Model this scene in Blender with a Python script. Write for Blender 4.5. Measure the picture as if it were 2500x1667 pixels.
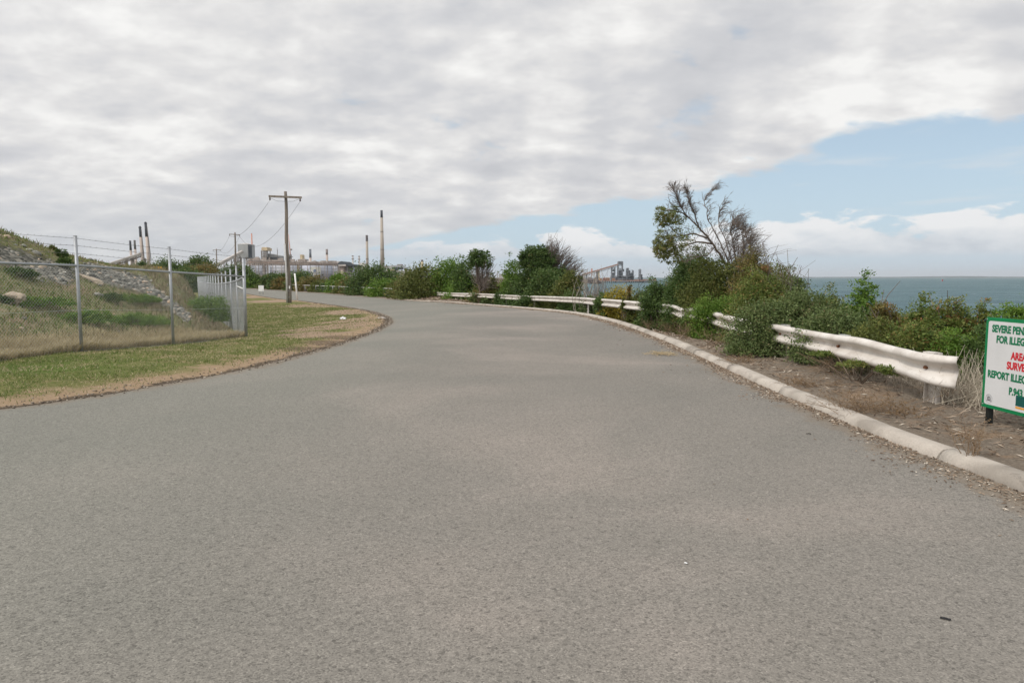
import bpy, math, random
import numpy as np
from mathutils import Vector, Matrix

for o in list(bpy.data.objects):
    bpy.data.objects.remove(o, do_unlink=True)
SC = bpy.context.scene
COL = SC.collection
RNG = np.random.default_rng(7)
random.seed(7)
R = math.radians

# ------------------------------------------------------------------ camera
F = 1700.0                      # focal length in pixels of the 2500 px wide photo
CAMH = 1.55
PITCH = math.atan(156.5 / F)
cam_d = bpy.data.cameras.new('camera'); cam = bpy.data.objects.new('camera', cam_d); COL.objects.link(cam)
cam_d.sensor_width = 36.0; cam_d.lens = F / 2500 * 36.0
cam_d.clip_start = 0.05; cam_d.clip_end = 60000
cam.location = (0, 0, CAMH); cam.rotation_euler = (R(90) - PITCH, 0, 0)
SC.camera = cam
SC.render.resolution_x = 1024; SC.render.resolution_y = 682

# ------------------------------------------------------------------ world, sun, exposure
SC.view_settings.view_transform = 'Standard'
SC.view_settings.look = 'None'
SC.view_settings.exposure = 0.0
SC.view_settings.gamma = 1.0
SUN_EL, SUN_AZ = 48.0, 235.0          # azimuth clockwise from +Y
sd = Vector((math.sin(R(SUN_AZ)) * math.cos(R(SUN_EL)), math.cos(R(SUN_AZ)) * math.cos(R(SUN_EL)), math.sin(R(SUN_EL))))
world = bpy.data.worlds.new("World"); SC.world = world; world.use_nodes = True
nt = world.node_tree; N = nt.nodes; L = nt.links
for n in list(N): N.remove(n)


class NT:
    """tiny helper to write node graphs"""
    def __init__(s, tree): s.t = tree
    def n(s, typ, **kw):
        nd = s.t.nodes.new(typ)
        for k, v in kw.items(): setattr(nd, k, v)
        return nd
    def link(s, a, b): s.t.links.new(a, b)
    def _in(s, sock, v):
        if v is None: return
        if hasattr(v, 'links') or isinstance(v, bpy.types.NodeSocket): s.t.links.new(v, sock)
        else:
            try: sock.default_value = v
            except Exception: sock.default_value = (v, v, v)
    def math(s, op, a, b=None, c=None, clamp=False):
        nd = s.n('ShaderNodeMath', operation=op, use_clamp=clamp)
        s._in(nd.inputs[0], a); s._in(nd.inputs[1], b); s._in(nd.inputs[2], c)
        return nd.outputs[0]
    def vmath(s, op, a, b=None):
        nd = s.n('ShaderNodeVectorMath', operation=op)
        s._in(nd.inputs[0], a); s._in(nd.inputs[1], b)
        return nd
    def mix(s, f, a, b, blend='MIX'):
        nd = s.n('ShaderNodeMix', data_type='RGBA', blend_type=blend)
        s._in(nd.inputs[0], f); s._in(nd.inputs[6], a); s._in(nd.inputs[7], b)
        return nd.outputs[2]
    def mixf(s, f, a, b):
        nd = s.n('ShaderNodeMix', data_type='FLOAT')
        s._in(nd.inputs[0], f); s._in(nd.inputs[2], a); s._in(nd.inputs[3], b)
        return nd.outputs[0]
    def noise(s, vec, scale, detail=4, rough=0.5, dist=0.0, out=0):
        nd = s.n('ShaderNodeTexNoise')
        if vec is not None: s.link(vec, nd.inputs['Vector'])
        nd.inputs['Scale'].default_value = scale; nd.inputs['Detail'].default_value = detail
        nd.inputs['Roughness'].default_value = rough; nd.inputs['Distortion'].default_value = dist
        return nd.outputs[out]
    def vor(s, vec, scale, out='Distance', feature='F1', rnd=1.0):
        nd = s.n('ShaderNodeTexVoronoi', feature=feature)
        if vec is not None: s.link(vec, nd.inputs['Vector'])
        nd.inputs['Scale'].default_value = scale; nd.inputs['Randomness'].default_value = rnd
        return nd.outputs[out]
    def ramp(s, f, stops, interp='LINEAR'):
        nd = s.n('ShaderNodeValToRGB'); cr = nd.color_ramp; cr.interpolation = interp
        while len(cr.elements) < len(stops): cr.elements.new(0.5)
        for e, (p, c) in zip(cr.elements, stops):
            e.position = p
            e.color = (c, c, c, 1) if isinstance(c, (int, float)) else (c[0], c[1], c[2], 1)
        s.link(f, nd.inputs[0]); return nd.outputs[0]
    def sstep(s, v, a, b, lo=0.0, hi=1.0):
        nd = s.n('ShaderNodeMapRange', interpolation_type='SMOOTHSTEP')
        s._in(nd.inputs[0], v); s._in(nd.inputs[1], a); s._in(nd.inputs[2], b)
        nd.inputs[3].default_value = lo; nd.inputs[4].default_value = hi
        return nd.outputs[0]
    def comb(s, x, y, z):
        nd = s.n('ShaderNodeCombineXYZ'); s._in(nd.inputs[0], x); s._in(nd.inputs[1], y); s._in(nd.inputs[2], z)
        return nd.outputs[0]


def build_world():
    g = NT(nt)
    out = g.n('ShaderNodeOutputWorld'); bg = g.n('ShaderNodeBackground')
    WS = 0.10
    bg.inputs['Strength'].default_value = WS
    sky = g.n('ShaderNodeTexSky', sky_type='NISHITA', sun_disc=False)
    sky.sun_elevation = R(SUN_EL); sky.sun_rotation = R(SUN_AZ)
    sky.altitude = 0; sky.air_density = 1.0; sky.dust_density = 1.5; sky.ozone_density = 1.5
    tc = g.n('ShaderNodeTexCoord'); sep = g.n('ShaderNodeSeparateXYZ')
    nrm = g.vmath('NORMALIZE', tc.outputs['Generated']).outputs[0]
    g.link(nrm, sep.inputs[0]); X, Y, Z = sep.outputs
    zc = g.math('MAXIMUM', Z, 0.012)
    u = g.math('DIVIDE', X, zc); v = g.math('DIVIDE', Y, zc)
    k = 1.0 / WS
    # ---- stratocumulus deck on a horizontal plane
    zt = g.math('MAXIMUM', g.math('ADD', g.math('MULTIPLY', Z, 0.80), 0.22), 0.02)
    ut = g.math('DIVIDE', X, zt); vt = g.math('DIVIDE', Y, zt)
    p = g.comb(ut, g.math('MULTIPLY', vt, 1.15), 0.0)
    warp = g.noise(p, 1.1, 3, 0.5)
    big = g.noise(p, 1.25, 5, 0.52, 0.25)
    med = g.noise(p, 2.7, 11, 0.56, 0.08)
    p2 = g.vmath('ADD', p, (0.05, -0.09, 0.0)).outputs[0]
    med2 = g.noise(p2, 2.9, 6, 0.52, 0.15)
    fine = g.noise(p, 5.0, 8, 0.6, 0.1)
    relief = g.math('SUBTRACT', g.noise(p, 2.9, 6, 0.52, 0.15), med2)
    edge = g.math('ADD', u, g.math('MULTIPLY', v, 0.40))
    edge = g.math('ADD', edge, g.math('MULTIPLY', g.math('SUBTRACT', med, 0.5), 3.4))
    edge = g.math('ADD', edge, g.math('MULTIPLY', g.math('SUBTRACT', warp, 0.5), 3.0))
    deck = g.sstep(edge, 4.55, 5.15, 1.0, 0.0)
    lum = g.math('ADD', g.math('MULTIPLY', med, 0.46), g.math('MULTIPLY', big, 0.54))
    lum = g.math('ADD', lum, g.math('MULTIPLY', g.math('SUBTRACT', fine, 0.5), 0.08))
    lum = g.math('ADD', lum, g.math('MULTIPLY', relief, 0.30))
    shade = g.ramp(lum, [(0.36, (0.57, 0.58, 0.61)), (0.46, (0.66, 0.665, 0.685)), (0.53, (0.77, 0.765, 0.765)), (0.61, (0.93, 0.925, 0.91))])
    # fraying holes where the blue comes through
    hole = g.sstep(g.math('ADD', g.math('MULTIPLY', med, 0.6), g.math('MULTIPLY', warp, 0.4)), 0.345, 0.41, 0.5, 1.0)
    deck = g.math('MULTIPLY', deck, hole)
    # ---- distant cumulus along the horizon
    el = g.math('ARCSINE', Z); az = g.math('ARCTAN2', X, Y)
    q = g.comb(g.math('MULTIPLY', az, 1.0), g.math('MULTIPLY', el, 2.6), 3.7)
    cn = g.noise(q, 11.0, 9, 0.55, 0.15)
    cbig = g.noise(g.comb(az, 0.0, 1.3), 3.4, 2, 0.5)
    top = g.math('ADD', 0.058, g.math('MULTIPLY', g.sstep(az, 0.1, 0.6), 0.030))
    band = g.sstep(el, 0.02, 0.034)
    h = g.math('SUBTRACT', top, el)
    dens = g.math('ADD', g.math('MULTIPLY', h, 10.0), g.math('ADD', g.math('MULTIPLY', g.math('SUBTRACT', cn, 0.5), 1.5), g.math('MULTIPLY', g.math('SUBTRACT', cbig, 0.44), 1.2)))
    cum = g.math('MULTIPLY', g.sstep(dens, 0.03, 0.16), band)
    cshade = g.ramp(g.math('ADD', g.math('MULTIPLY', g.math('SUBTRACT', el, 0.03), 7.0), g.math('MULTIPLY', cn, 0.9)),
                    [(0.35, (0.55, 0.60, 0.66)), (0.52, (0.70, 0.74, 0.78)), (0.72, (0.86, 0.87, 0.88))])
    # wisps inside the blue gap
    wn = g.noise(g.comb(az, g.math('MULTIPLY', el, 7.0), 9.1), 5.0, 6, 0.55, 0.4)
    wisp = g.math('MULTIPLY', g.sstep(wn, 0.52, 0.72), 0.5)
    wisp = g.math('MULTIPLY', wisp, g.sstep(el, 0.02, 0.07))
    skyc = g.mix(1.0, sky.outputs[0], (0.93, 1.0, 1.05, 1), 'MULTIPLY')
    # thin veil lightens the blue
    veil = g.sstep(el, 0.35, 0.0, 0.42, 0.80)
    skyc = g.mix(veil, skyc, (0.60 * k, 0.745 * k, 0.86 * k, 1))
    skyc = g.mix(wisp, skyc, (0.70 * k, 0.74 * k, 0.78 * k, 1))
    low = g.sstep(el, 0.0, 0.05, 0.62, 0.0)
    cumc = g.mix(1.0, cshade, (k, k, k, 1), 'MULTIPLY')
    skyc = g.mix(cum, skyc, cumc)
    skyc = g.mix(low, skyc, (0.60 * k, 0.67 * k, 0.745 * k, 1))
    # clouds get brighter round the (hidden) sun behind the camera and overhead
    dot = g.vmath('DOT_PRODUCT', nrm, tuple(sd)).outputs['Value']
    glow = g.sstep(dot, 0.1, 0.95, 1.0, 1.75)
    shade = g.mix(1.0, shade, g.comb(g.math('MULTIPLY', glow, k), g.math('MULTIPLY', glow, k), g.math('MULTIPLY', glow, k)), 'MULTIPLY')
    far = g.sstep(el, 0.03, 0.13, 0.55, 0.0)     # deck fades into the hazy distance
    shade = g.mix(far, shade, (0.57 * k, 0.60 * k, 0.635 * k, 1))
    fin = g.mix(deck, skyc, shade)
    g.link(fin, bg.inputs['Color']); g.link(bg.outputs[0], out.inputs['Surface'])
build_world()

sun_d = bpy.data.lights.new('sun', 'SUN'); sun_d.energy = 2.0; sun_d.angle = R(11); sun_d.color = (1.0, 0.95, 0.88)
sun = bpy.data.objects.new('sun', sun_d); COL.objects.link(sun)
sun.rotation_euler = (-sd).to_track_quat('-Z', 'Y').to_euler()

# ------------------------------------------------------------------ geometry helpers
S = 2500 / 2352.0               # measurements were taken on a 2352 px wide view
def ray(px, py):
    """direction through a pixel (2352-wide coordinates)"""
    x = (px * S - 1250) / F; u = (833.5 - py * S) / F
    return np.array([x, math.cos(PITCH) + math.sin(PITCH) * u, -math.sin(PITCH) + math.cos(PITCH) * u])
def at(px, py, d):
    r = ray(px, py); r = r / r[1] * d
    return np.array([r[0], r[1], r[2] + CAMH])
def project(P):
    P = np.atleast_2d(P); y = P[:, 1]; z = P[:, 2] - CAMH
    fy = math.cos(PITCH) * y - math.sin(PITCH) * z; uz = math.sin(PITCH) * y + math.cos(PITCH) * z
    fy = np.where(fy < 0.01, 0.01, fy)
    return (P[:, 0] / fy * F + 1250) / S, (833.5 - uz / fy * F) / S
def sm(a, b, x):
    t = np.clip((np.asarray(x, float) - a) / (b - a), 0, 1); return t * t * (3 - 2 * t)
def z0(x, y):
    x = np.asarray(x, float); y = np.asarray(y, float)
    s = sm(-1.5, -10, x)
    return -(0.7 * s * (1 - np.exp(-np.maximum(y - 14, 0) / 12.0)) + (1 - s) * 0.36 * sm(22, 50, y))
def solve(px, py, fz):
    r = ray(px, py); d = 10.0
    for i in range(60):
        p = r / r[1] * d; h = CAMH - float(fz(p[0], p[1]))
        nd = -h / (r[2] / r[1]); d = 0.5 * d + 0.5 * min(max(nd, 0.5), 400)
    p = r / r[1] * d
    return np.array([p[0], p[1]])
def vnoise(x, y, seed=0):
    xi = np.floor(x).astype(np.int64); yi = np.floor(y).astype(np.int64); fx = x - xi; fy = y - yi
    fx = fx * fx * (3 - 2 * fx); fy = fy * fy * (3 - 2 * fy)
    def h(a, b):
        n = (a * 374761393 + b * 668265263 + seed * 1442695041) & 0xffffffff
        n = ((n ^ (n >> 13)) * 1274126177) & 0xffffffff
        return ((n ^ (n >> 16)) & 0xffff) / 65535.0
    return (h(xi, yi) * (1 - fx) + h(xi + 1, yi) * fx) * (1 - fy) + (h(xi, yi + 1) * (1 - fx) + h(xi + 1, yi + 1) * fx) * fy
def fbm(x, y, seed=0, o=4):
    x = np.asarray(x, float); y = np.asarray(y, float); s = 0; a = 0.5
    for i in range(o):
        s = s + a * vnoise(x, y, seed + i * 17); x = x * 2.03 + 11.3; y = y * 2.03 + 5.7; a *= 0.5
    return s / (1 - 0.5 ** o)
def resample(P, step):
    P = np.asarray(P, float); n = len(P); Q = []
    for i in range(n - 1):                       # Catmull-Rom
        p0 = P[max(i - 1, 0)]; p1 = P[i]; p2 = P[i + 1]; p3 = P[min(i + 2, n - 1)]
        m = max(2, int(np.linalg.norm(p2 - p1) / step * 2))
        for t in np.linspace(0, 1, m, endpoint=False):
            Q.append(0.5 * ((2 * p1) + (-p0 + p2) * t + (2 * p0 - 5 * p1 + 4 * p2 - p3) * t * t + (-p0 + 3 * p1 - 3 * p2 + p3) * t ** 3))
    Q.append(P[-1]); Q = np.array(Q)
    s = np.concatenate([[0], np.cumsum(np.linalg.norm(np.diff(Q, axis=0), axis=1))])
    t = np.linspace(0, s[-1], max(2, int(round(s[-1] / step)) + 1))
    return np.stack([np.interp(t, s, Q[:, k]) for k in range(Q.shape[1])], 1)
def polydist(x, y, P):
    """signed distance to polyline P, positive on its right-hand side"""
    x = np.asarray(x, float); y = np.asarray(y, float)
    best = np.full(x.shape, 1e9); sg = np.ones(x.shape)
    for a, b in zip(P[:-1], P[1:]):
        d = b - a; L2 = d @ d
        t = np.clip(((x - a[0]) * d[0] + (y - a[1]) * d[1]) / L2, 0, 1)
        ex = x - (a[0] + t * d[0]); ey = y - (a[1] + t * d[1]); dd = np.hypot(ex, ey)
        cr = d[0] * ey - d[1] * ex
        m = dd < best - 1e-9
        best = np.where(m, dd, best); sg = np.where(m, np.where(cr < 0, 1, -1), sg)
    return best * sg

# ------------------------------------------------------------------ object helpers
def tag(o, label=None, cat=None, group=None, kind=None):
    if label: o['label'] = label
    if cat: o['category'] = cat
    if group: o['group'] = group
    if kind: o['kind'] = kind
    return o
def empty(name, loc, label, cat, group=None):
    o = bpy.data.objects.new(name, None); COL.objects.link(o); o.location = tuple(loc)
    o.empty_display_size = 0.2
    return tag(o, label, cat, group)
def link_mesh(name, me, mats, parent=None):
    o = bpy.data.objects.new(name, me); COL.objects.link(o)
    for m in (mats if isinstance(mats, (list, tuple)) else [mats]): me.materials.append(m)
    if parent is not None:
        o.parent = parent; o.matrix_parent_inverse = Matrix.Translation(parent.location).inverted() if parent.parent is None else Matrix.Identity(4)
    return o
def np_mesh(name, V, faces, attrs=None, smooth=False):
    """V (n,3); faces: list of int arrays (m,k)"""
    me = bpy.data.meshes.new(name); V = np.asarray(V, np.float32)
    faces = [f for f in faces if len(f)]
    me.vertices.add(len(V)); me.vertices.foreach_set('co', V.ravel())
    tot = sum(len(f) for f in faces); nl = sum(f.size for f in faces)
    me.loops.add(nl); me.polygons.add(tot)
    me.loops.foreach_set('vertex_index', np.concatenate([f.ravel() for f in faces]).astype(np.int32))
    st = []; c = 0
    for f in faces:
        st.append(c + np.arange(len(f)) * f.shape[1]); c += f.size
    me.polygons.foreach_set('loop_start', np.concatenate(st).astype(np.int32))
    if smooth: me.polygons.foreach_set('use_smooth', np.ones(tot, bool))
    for k, a in (attrs or {}).items():
        at_ = me.attributes.new(k, 'FLOAT', 'POINT'); at_.data.foreach_set('value', np.asarray(a, np.float32))
    me.update(calc_edges=True); me.validate()
    return me
def grid_faces(nr, nc):
    i = np.arange(nr - 1)[:, None] * nc + np.arange(nc - 1)[None, :]
    return np.stack([i, i + 1, i + nc + 1, i + nc], -1).reshape(-1, 4)

class MB:
    def __init__(s): s.v = []; s.f = []; s.smooth = set()
    def _add(s, vs, fs, smooth=False):
        o = len(s.v); s.v += [tuple(map(float, v)) for v in vs]
        for f in fs:
            if smooth: s.smooth.add(len(s.f))
            s.f.append([i + o for i in f])
        return s
    def box(s, c, size, rz=0.0, rx=0.0):
        c = np.array(c, float); h = np.array(size, float) / 2
        vs = [np.array([x, y, z]) * h for x in (-1, 1) for y in (-1, 1) for z in (-1, 1)]
        ca, sa = math.cos(rz), math.sin(rz); cx, sx = math.cos(rx), math.sin(rx)
        o = []
        for p in vs:
            y, z = p[1] * cx - p[2] * sx, p[1] * sx + p[2] * cx
            o.append((p[0] * ca - y * sa + c[0], p[0] * sa + y * ca + c[1], z + c[2]))
        return s._add(o, [(0, 1, 3, 2), (4, 6, 7, 5), (0, 4, 5, 1), (2, 3, 7, 6), (0, 2, 6, 4), (1, 5, 7, 3)])
    def beam(s, a, b, w, h=None):
        """square bar from a to b"""
        h = w if h is None else h
        a = np.array(a, float); b = np.array(b, float); d = b - a; d /= np.linalg.norm(d)
        up = np.array([0, 0, 1.0]) if abs(d[2]) < 0.95 else np.array([0, 1.0, 0])
        x = np.cross(d, up); x /= np.linalg.norm(x); y = np.cross(x, d)
        vs = [p + x * sx * w / 2 + y * sy * h / 2 for p in (a, b) for sx, sy in ((-1, -1), (1, -1), (1, 1), (-1, 1))]
        return s._add(vs, [(3, 2, 1, 0), (4, 5, 6, 7), (0, 1, 5, 4), (1, 2, 6, 5), (2, 3, 7, 6), (3, 0, 4, 7)])
    def tube(s, pts, rad, n=8, cap=True, smooth=True):
        pts = np.asarray(pts, float); k = len(pts)
        rad = np.full(k, rad, float) if np.isscalar(rad) else np.asarray(rad, float)
        vs = []; ref = None
        for i in range(k):
            d = pts[min(i + 1, k - 1)] - pts[max(i - 1, 0)]; d = d / (np.linalg.norm(d) + 1e-12)
            if ref is None:
                ref = np.array([0, 0, 1.0]) if abs(d[2]) < 0.9 else np.array([1.0, 0, 0])
            x = np.cross(d, ref); x /= (np.linalg.norm(x) + 1e-12); y = np.cross(x, d); ref = y if abs(d @ y) < .9 else ref
            for j in range(n):
                a = 2 * math.pi * j / n
                vs.append(pts[i] + rad[i] * (math.cos(a) * x + math.sin(a) * y))
        fs = [(i * n + j, i * n + (j + 1) % n, (i + 1) * n + (j + 1) % n, (i + 1) * n + j) for i in range(k - 1) for j in range(n)]
        s._add(vs, fs, smooth)
        if cap:
            o = len(s.v) - len(vs); s.f.append([o + j for j in range(n)][::-1]); s.f.append([o + (k - 1) * n + j for j in range(n)])
        return s
    def cyl(s, c, r, z0_, z1_, n=24, r2=None):
        return s.tube([(c[0], c[1], z0_), (c[0], c[1], z1_)], [r, r if r2 is None else r2], n)
    def quad(s, *p): return s._add(p, [tuple(range(len(p)))])
    def build(s, name, mat, parent=None):
        me = bpy.data.meshes.new(name); me.from_pydata(s.v, [], s.f); me.update()
        if s.smooth:
            fl = np.zeros(len(s.f), bool); fl[list(s.smooth)] = True; me.polygons.foreach_set('use_smooth', fl)
        return link_mesh(name, me, mat, parent)

# ------------------------------------------------------------------ materials
MATS = {}
def newmat(name):
    m = bpy.data.materials.new(name); m.use_nodes = True
    t = m.node_tree
    for n in list(t.nodes): t.nodes.remove(n)
    g = NT(t); out = g.n('ShaderNodeOutputMaterial'); b = g.n('ShaderNodeBsdfPrincipled')
    g.link(b.outputs[0], out.inputs[0]); MATS[name] = m
    return m, g, b, out
def bump(g, b, h, strength=0.5, dist=0.01):
    bn = g.n('ShaderNodeBump'); bn.inputs['Strength'].default_value = strength; bn.inputs['Distance'].default_value = dist
    g.link(h, bn.inputs['Height']); g.link(bn.outputs[0], b.inputs['Normal'])
def plain(name, col, rough=0.7, metal=0.0, var=0.12, scale=3.0, streak=False, spec=0.3, dirt=None, dirt_amt=0.4, bmp=0.0):
    if name in MATS: return MATS[name]
    m, g, b, out = newmat(name)
    tc = g.n('ShaderNodeTexCoord'); v = tc.outputs['Object']
    if streak:
        mp = g.n('ShaderNodeMapping'); mp.inputs['Scale'].default_value = (1, 1, 0.12); g.link(v, mp.inputs[0]); v = mp.outputs[0]
    n1 = g.noise(v, scale, 6, 0.6)
    c0 = tuple(c * (1 - var) for c in col) + (1,); c1 = tuple(min(1, c * (1 + var)) for c in col) + (1,)
    c = g.mix(g.sstep(n1, 0.3, 0.7), c0, c1)
    if dirt:
        n2 = g.noise(v, scale * 0.6, 8, 0.7)
        c = g.mix(g.math('MULTIPLY', g.sstep(n2, 0.5, 0.66), dirt_amt), c, dirt + (1,))
    g._in(b.inputs['Base Color'], c); b.inputs['Roughness'].default_value = rough
    b.inputs['Metallic'].default_value = metal; b.inputs['Specular IOR Level'].default_value = spec
    if bmp: bump(g, b, n1, bmp, 0.02)
    return m
def leafmat(name, stops, trans=0.3, rough=0.55):
    if name in MATS: return MATS[name]
    m, g, b, out = newmat(name)
    a = g.n('ShaderNodeAttribute'); a.attribute_name = 'var'
    c = g.ramp(a.outputs['Fac'], stops)
    g._in(b.inputs['Base Color'], c); b.inputs['Roughness'].default_value = rough; b.inputs['Specular IOR Level'].default_value = 0.25
    tr = g.n('ShaderNodeBsdfTranslucent'); g.link(c, tr.inputs[0])
    mx = g.n('ShaderNodeMixShader'); mx.inputs[0].default_value = trans
    g.link(b.outputs[0], mx.inputs[1]); g.link(tr.outputs[0], mx.inputs[2]); g.link(mx.outputs[0], out.inputs[0])
    return m
def srgb(r, g, b):
    f = lambda c: (c / 255 / 12.92) if c / 255 <= 0.04045 else ((c / 255 + 0.055) / 1.055) ** 2.4
    return (f(r), f(g), f(b))

LEAF = dict(
    olive=leafmat('leaf_olive', [(0, (0.066, 0.085, 0.020)), (0.5, (0.123, 0.148, 0.036)), (0.85, (0.202, 0.212, 0.059)), (1, (0.275, 0.212, 0.078))]),
    bright=leafmat('leaf_bright', [(0, (0.075, 0.150, 0.020)), (0.5, (0.130, 0.225, 0.034)), (0.9, (0.21, 0.29, 0.055)), (1, (0.27, 0.27, 0.07))]),
    dark=leafmat('leaf_dark', [(0, (0.051, 0.090, 0.025)), (0.5, (0.088, 0.145, 0.038)), (0.9, (0.147, 0.203, 0.059)), (1, (0.203, 0.169, 0.068))]),
    grey=leafmat('leaf_grey', [(0, (0.075, 0.115, 0.038)), (0.5, (0.130, 0.175, 0.058)), (0.85, (0.20, 0.24, 0.095)), (1, (0.26, 0.21, 0.11))]),
    yellow=leafmat('leaf_yellow', [(0, (0.174, 0.169, 0.026)), (0.5, (0.347, 0.282, 0.038)), (0.9, (0.477, 0.367, 0.064)), (1, (0.362, 0.212, 0.064))]),
    rusty=leafmat('leaf_rusty', [(0, (0.102, 0.106, 0.033)), (0.45, (0.174, 0.156, 0.045)), (0.8, (0.246, 0.176, 0.064)), (1, (0.319, 0.169, 0.078))]),
    mixed=leafmat('leaf_mixed', [(0, (0.072, 0.113, 0.026)), (0.4, (0.130, 0.184, 0.038)), (0.7, (0.217, 0.226, 0.064)), (0.88, (0.275, 0.198, 0.071)), (1, (0.347, 0.141, 0.064))]),
    dead=leafmat('leaf_dead', [(0, (0.188, 0.156, 0.116)), (0.5, (0.289, 0.241, 0.182)), (1, (0.434, 0.367, 0.286))], 0.1),
)
M_bark = plain('bark', (0.12, 0.09, 0.065), 0.9, var=0.3, scale=9)
M_deadwood = plain('dead_twigs', (0.165, 0.135, 0.115), 0.9, var=0.25, scale=9)
M_palewood = plain('pale_twigs', (0.33, 0.29, 0.24), 0.9, var=0.2, scale=9)

# ------------------------------------------------------------------ plan of the road
KERB_PX = [(2352, 1137), (2240, 1091), (2120, 1046), (2000, 998), (1880, 945), (1750, 888), (1600, 818), (1500, 774), (1400, 739), (1300, 719),
           (1180, 707), (1080, 699), (1000, 693.5), (895, 686.5)]
FAR_PX = [(800, 679), (700, 671.5), (630, 667), (570, 663.5)]
LEFT_PX = [(0, 942), (130, 925), (280, 903), (400, 880), (530, 857), (650, 829), (730, 807), (800, 785), (855, 765), (885, 750), (896, 739), (886, 727), (855, 716),
           (800, 706), (740, 697.5), (690, 691), (640, 686.5), (570, 675.5)]
kerb = [solve(x, y, z0) for x, y in KERB_PX]
far = [solve(x, y, z0) for x, y in FAR_PX]
left = [solve(x, y, z0) for x, y in LEFT_PX]
d = far[-1] - far[-2]; d /= np.linalg.norm(d)
right_all = [np.array([kerb[0][0] + 0.5, -30.]), np.array([kerb[0][0] + 0.12, -8.]), np.array([kerb[0][0] + 0.05, 1.5])] + kerb + far + [far[-1] + d * 60, far[-1] + d * 220]
d2 = left[-1] - left[-2]; d2 /= np.linalg.norm(d2)
left_all = [np.array([-30., -6.]), np.array([-16., 0.0]), np.array([left[0][0] - 3.0, left[0][1] - 3.2])] + left + [left[-1] + d2 * 60, left[-1] + d2 * 220]
RIGHT = resample(right_all, 0.5); LEFT = resample(left_all, 0.5)
KERBLINE = resample(right_all[:3] + kerb, 0.25)
print('left nose', left[10], 'kerb', kerb[0], kerb[6], kerb[-1], 'far', far[-1], left[-1])

def shore_x(y):
    return np.interp(y, [-60, 0, 10, 20, 35, 50, 80, 150, 400, 800, 1500, 4000], [23, 20, 19, 17.5, 15, 12, 10, 12, 25, 45, 85, 220])
def seaslope(x, y, z):
    w = np.interp(y, [0, 100, 400], [13, 20, 40])
    t = sm(0, 1, (shore_x(y) - x) / w)
    return -7 + (z + 7) * t
def zverge(x, y, off):
    """height of the verge beyond the right road edge"""
    kz = sm(-9.5, -7.5, x)                       # kerb only on this part
    z = z0(x, y) + 0.02 + kz * (0.062 + 0.10 * sm(0.2, 2.2, off)) + 0.05 * (fbm(x * 0.8, y * 0.8, 5) - 0.5) * sm(0.2, 1.2, off)
    return seaslope(x, y, z)
def ground_z(x, y):
    """best height of whatever surface is at x, y (for placing things)"""
    x = np.atleast_1d(np.asarray(x, float)); y = np.atleast_1d(np.asarray(y, float))
    off = polydist(x, y, RIGHT[::2])
    return np.where(off > 0, zverge(x, y, off), seaslope(x, y, z0(x, y)))
def gz1(x, y): return float(ground_z([x], [y])[0])
KR = RIGHT[::2]

# ---- embankment surface from control points (pixel, pixel, depth)
FC = np.array(at(565.5, 776, 20.6)[:2]); FP1 = np.array(at(187.5, 802, 14.5)[:2])
fdir = (FC - FP1) / np.linalg.norm(FC - FP1)
bdir = np.array([-0.43, 0.903]); bdir /= np.linalg.norm(bdir)
FENCE_LINE = np.array([FP1 - fdir * 12, FC, FC + bdir * 62])
EMB = [(0, 520, 24), (-300, 440, 22), (-300, 640, 16), (-300, 800, 12), (45, 556, 25), (130, 587, 27), (190, 604, 28), (240, 614, 30), (300, 618, 33), (370, 622, 37), (430, 632, 42), (470, 650, 48),
       (0, 620, 20), (0, 700, 17), (0, 765, 14.9), (100, 640, 21.5), (110, 700, 19), (110, 765, 16), (230, 660, 23), (240, 710, 20.5), (250, 765, 17.3),
       (330, 650, 27), (330, 700, 23.5), (340, 745, 20.5), (340, 775, 18.2), (420, 660, 31), (420, 700, 27), (430, 740, 22.5), (430, 768, 20),
       (490, 690, 33), (490, 725, 26), (500, 760, 21.8), (530, 735, 26), (545, 765, 22.4), (460, 665, 42)]
EC = np.array([at(*e) for e in EMB])
extra = []
for k in range(0, 12):                           # foot of the bank on the back fence and behind the crest
    p = FC + bdir * (2 + k * 5) + np.array([-0.35, -0.1]); extra.append((p[0], p[1], float(z0(p[0], p[1])) - 0.05))
for k in range(-4, 5):
    p = FP1 + fdir * (k * 2.4) + np.array([-0.6, 0.1]); extra.append((p[0], p[1], float(z0(p[0], p[1])) + 0.02))
for e in [(0, 520, 24), (130, 587, 27), (240, 614, 30), (370, 622, 37)]:
    p = at(*e); extra.append((p[0] * 1.55, p[1] * 1.5 + 6, p[2] * 0.5 - 0.3)); extra.append((p[0] * 1.2, p[1] * 1.2 + 1, p[2] * 0.93))
EC = np.vstack([EC, np.array(extra)])
def tps_fit(P, z):
    n = len(P); d = np.hypot(P[:, None, 0] - P[None, :, 0], P[:, None, 1] - P[None, :, 1])
    K = np.where(d > 0, d * d * np.log(d + 1e-9), 0) + np.eye(n) * 2.0
    A = np.zeros((n + 3, n + 3)); A[:n, :n] = K; A[:n, n] = 1; A[:n, n + 1:] = P; A[n, :n] = 1; A[n + 1:, :n] = P.T
    return np.linalg.solve(A, np.concatenate([z, np.zeros(3)]))
_w = tps_fit(EC[:, :2], EC[:, 2])
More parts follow.
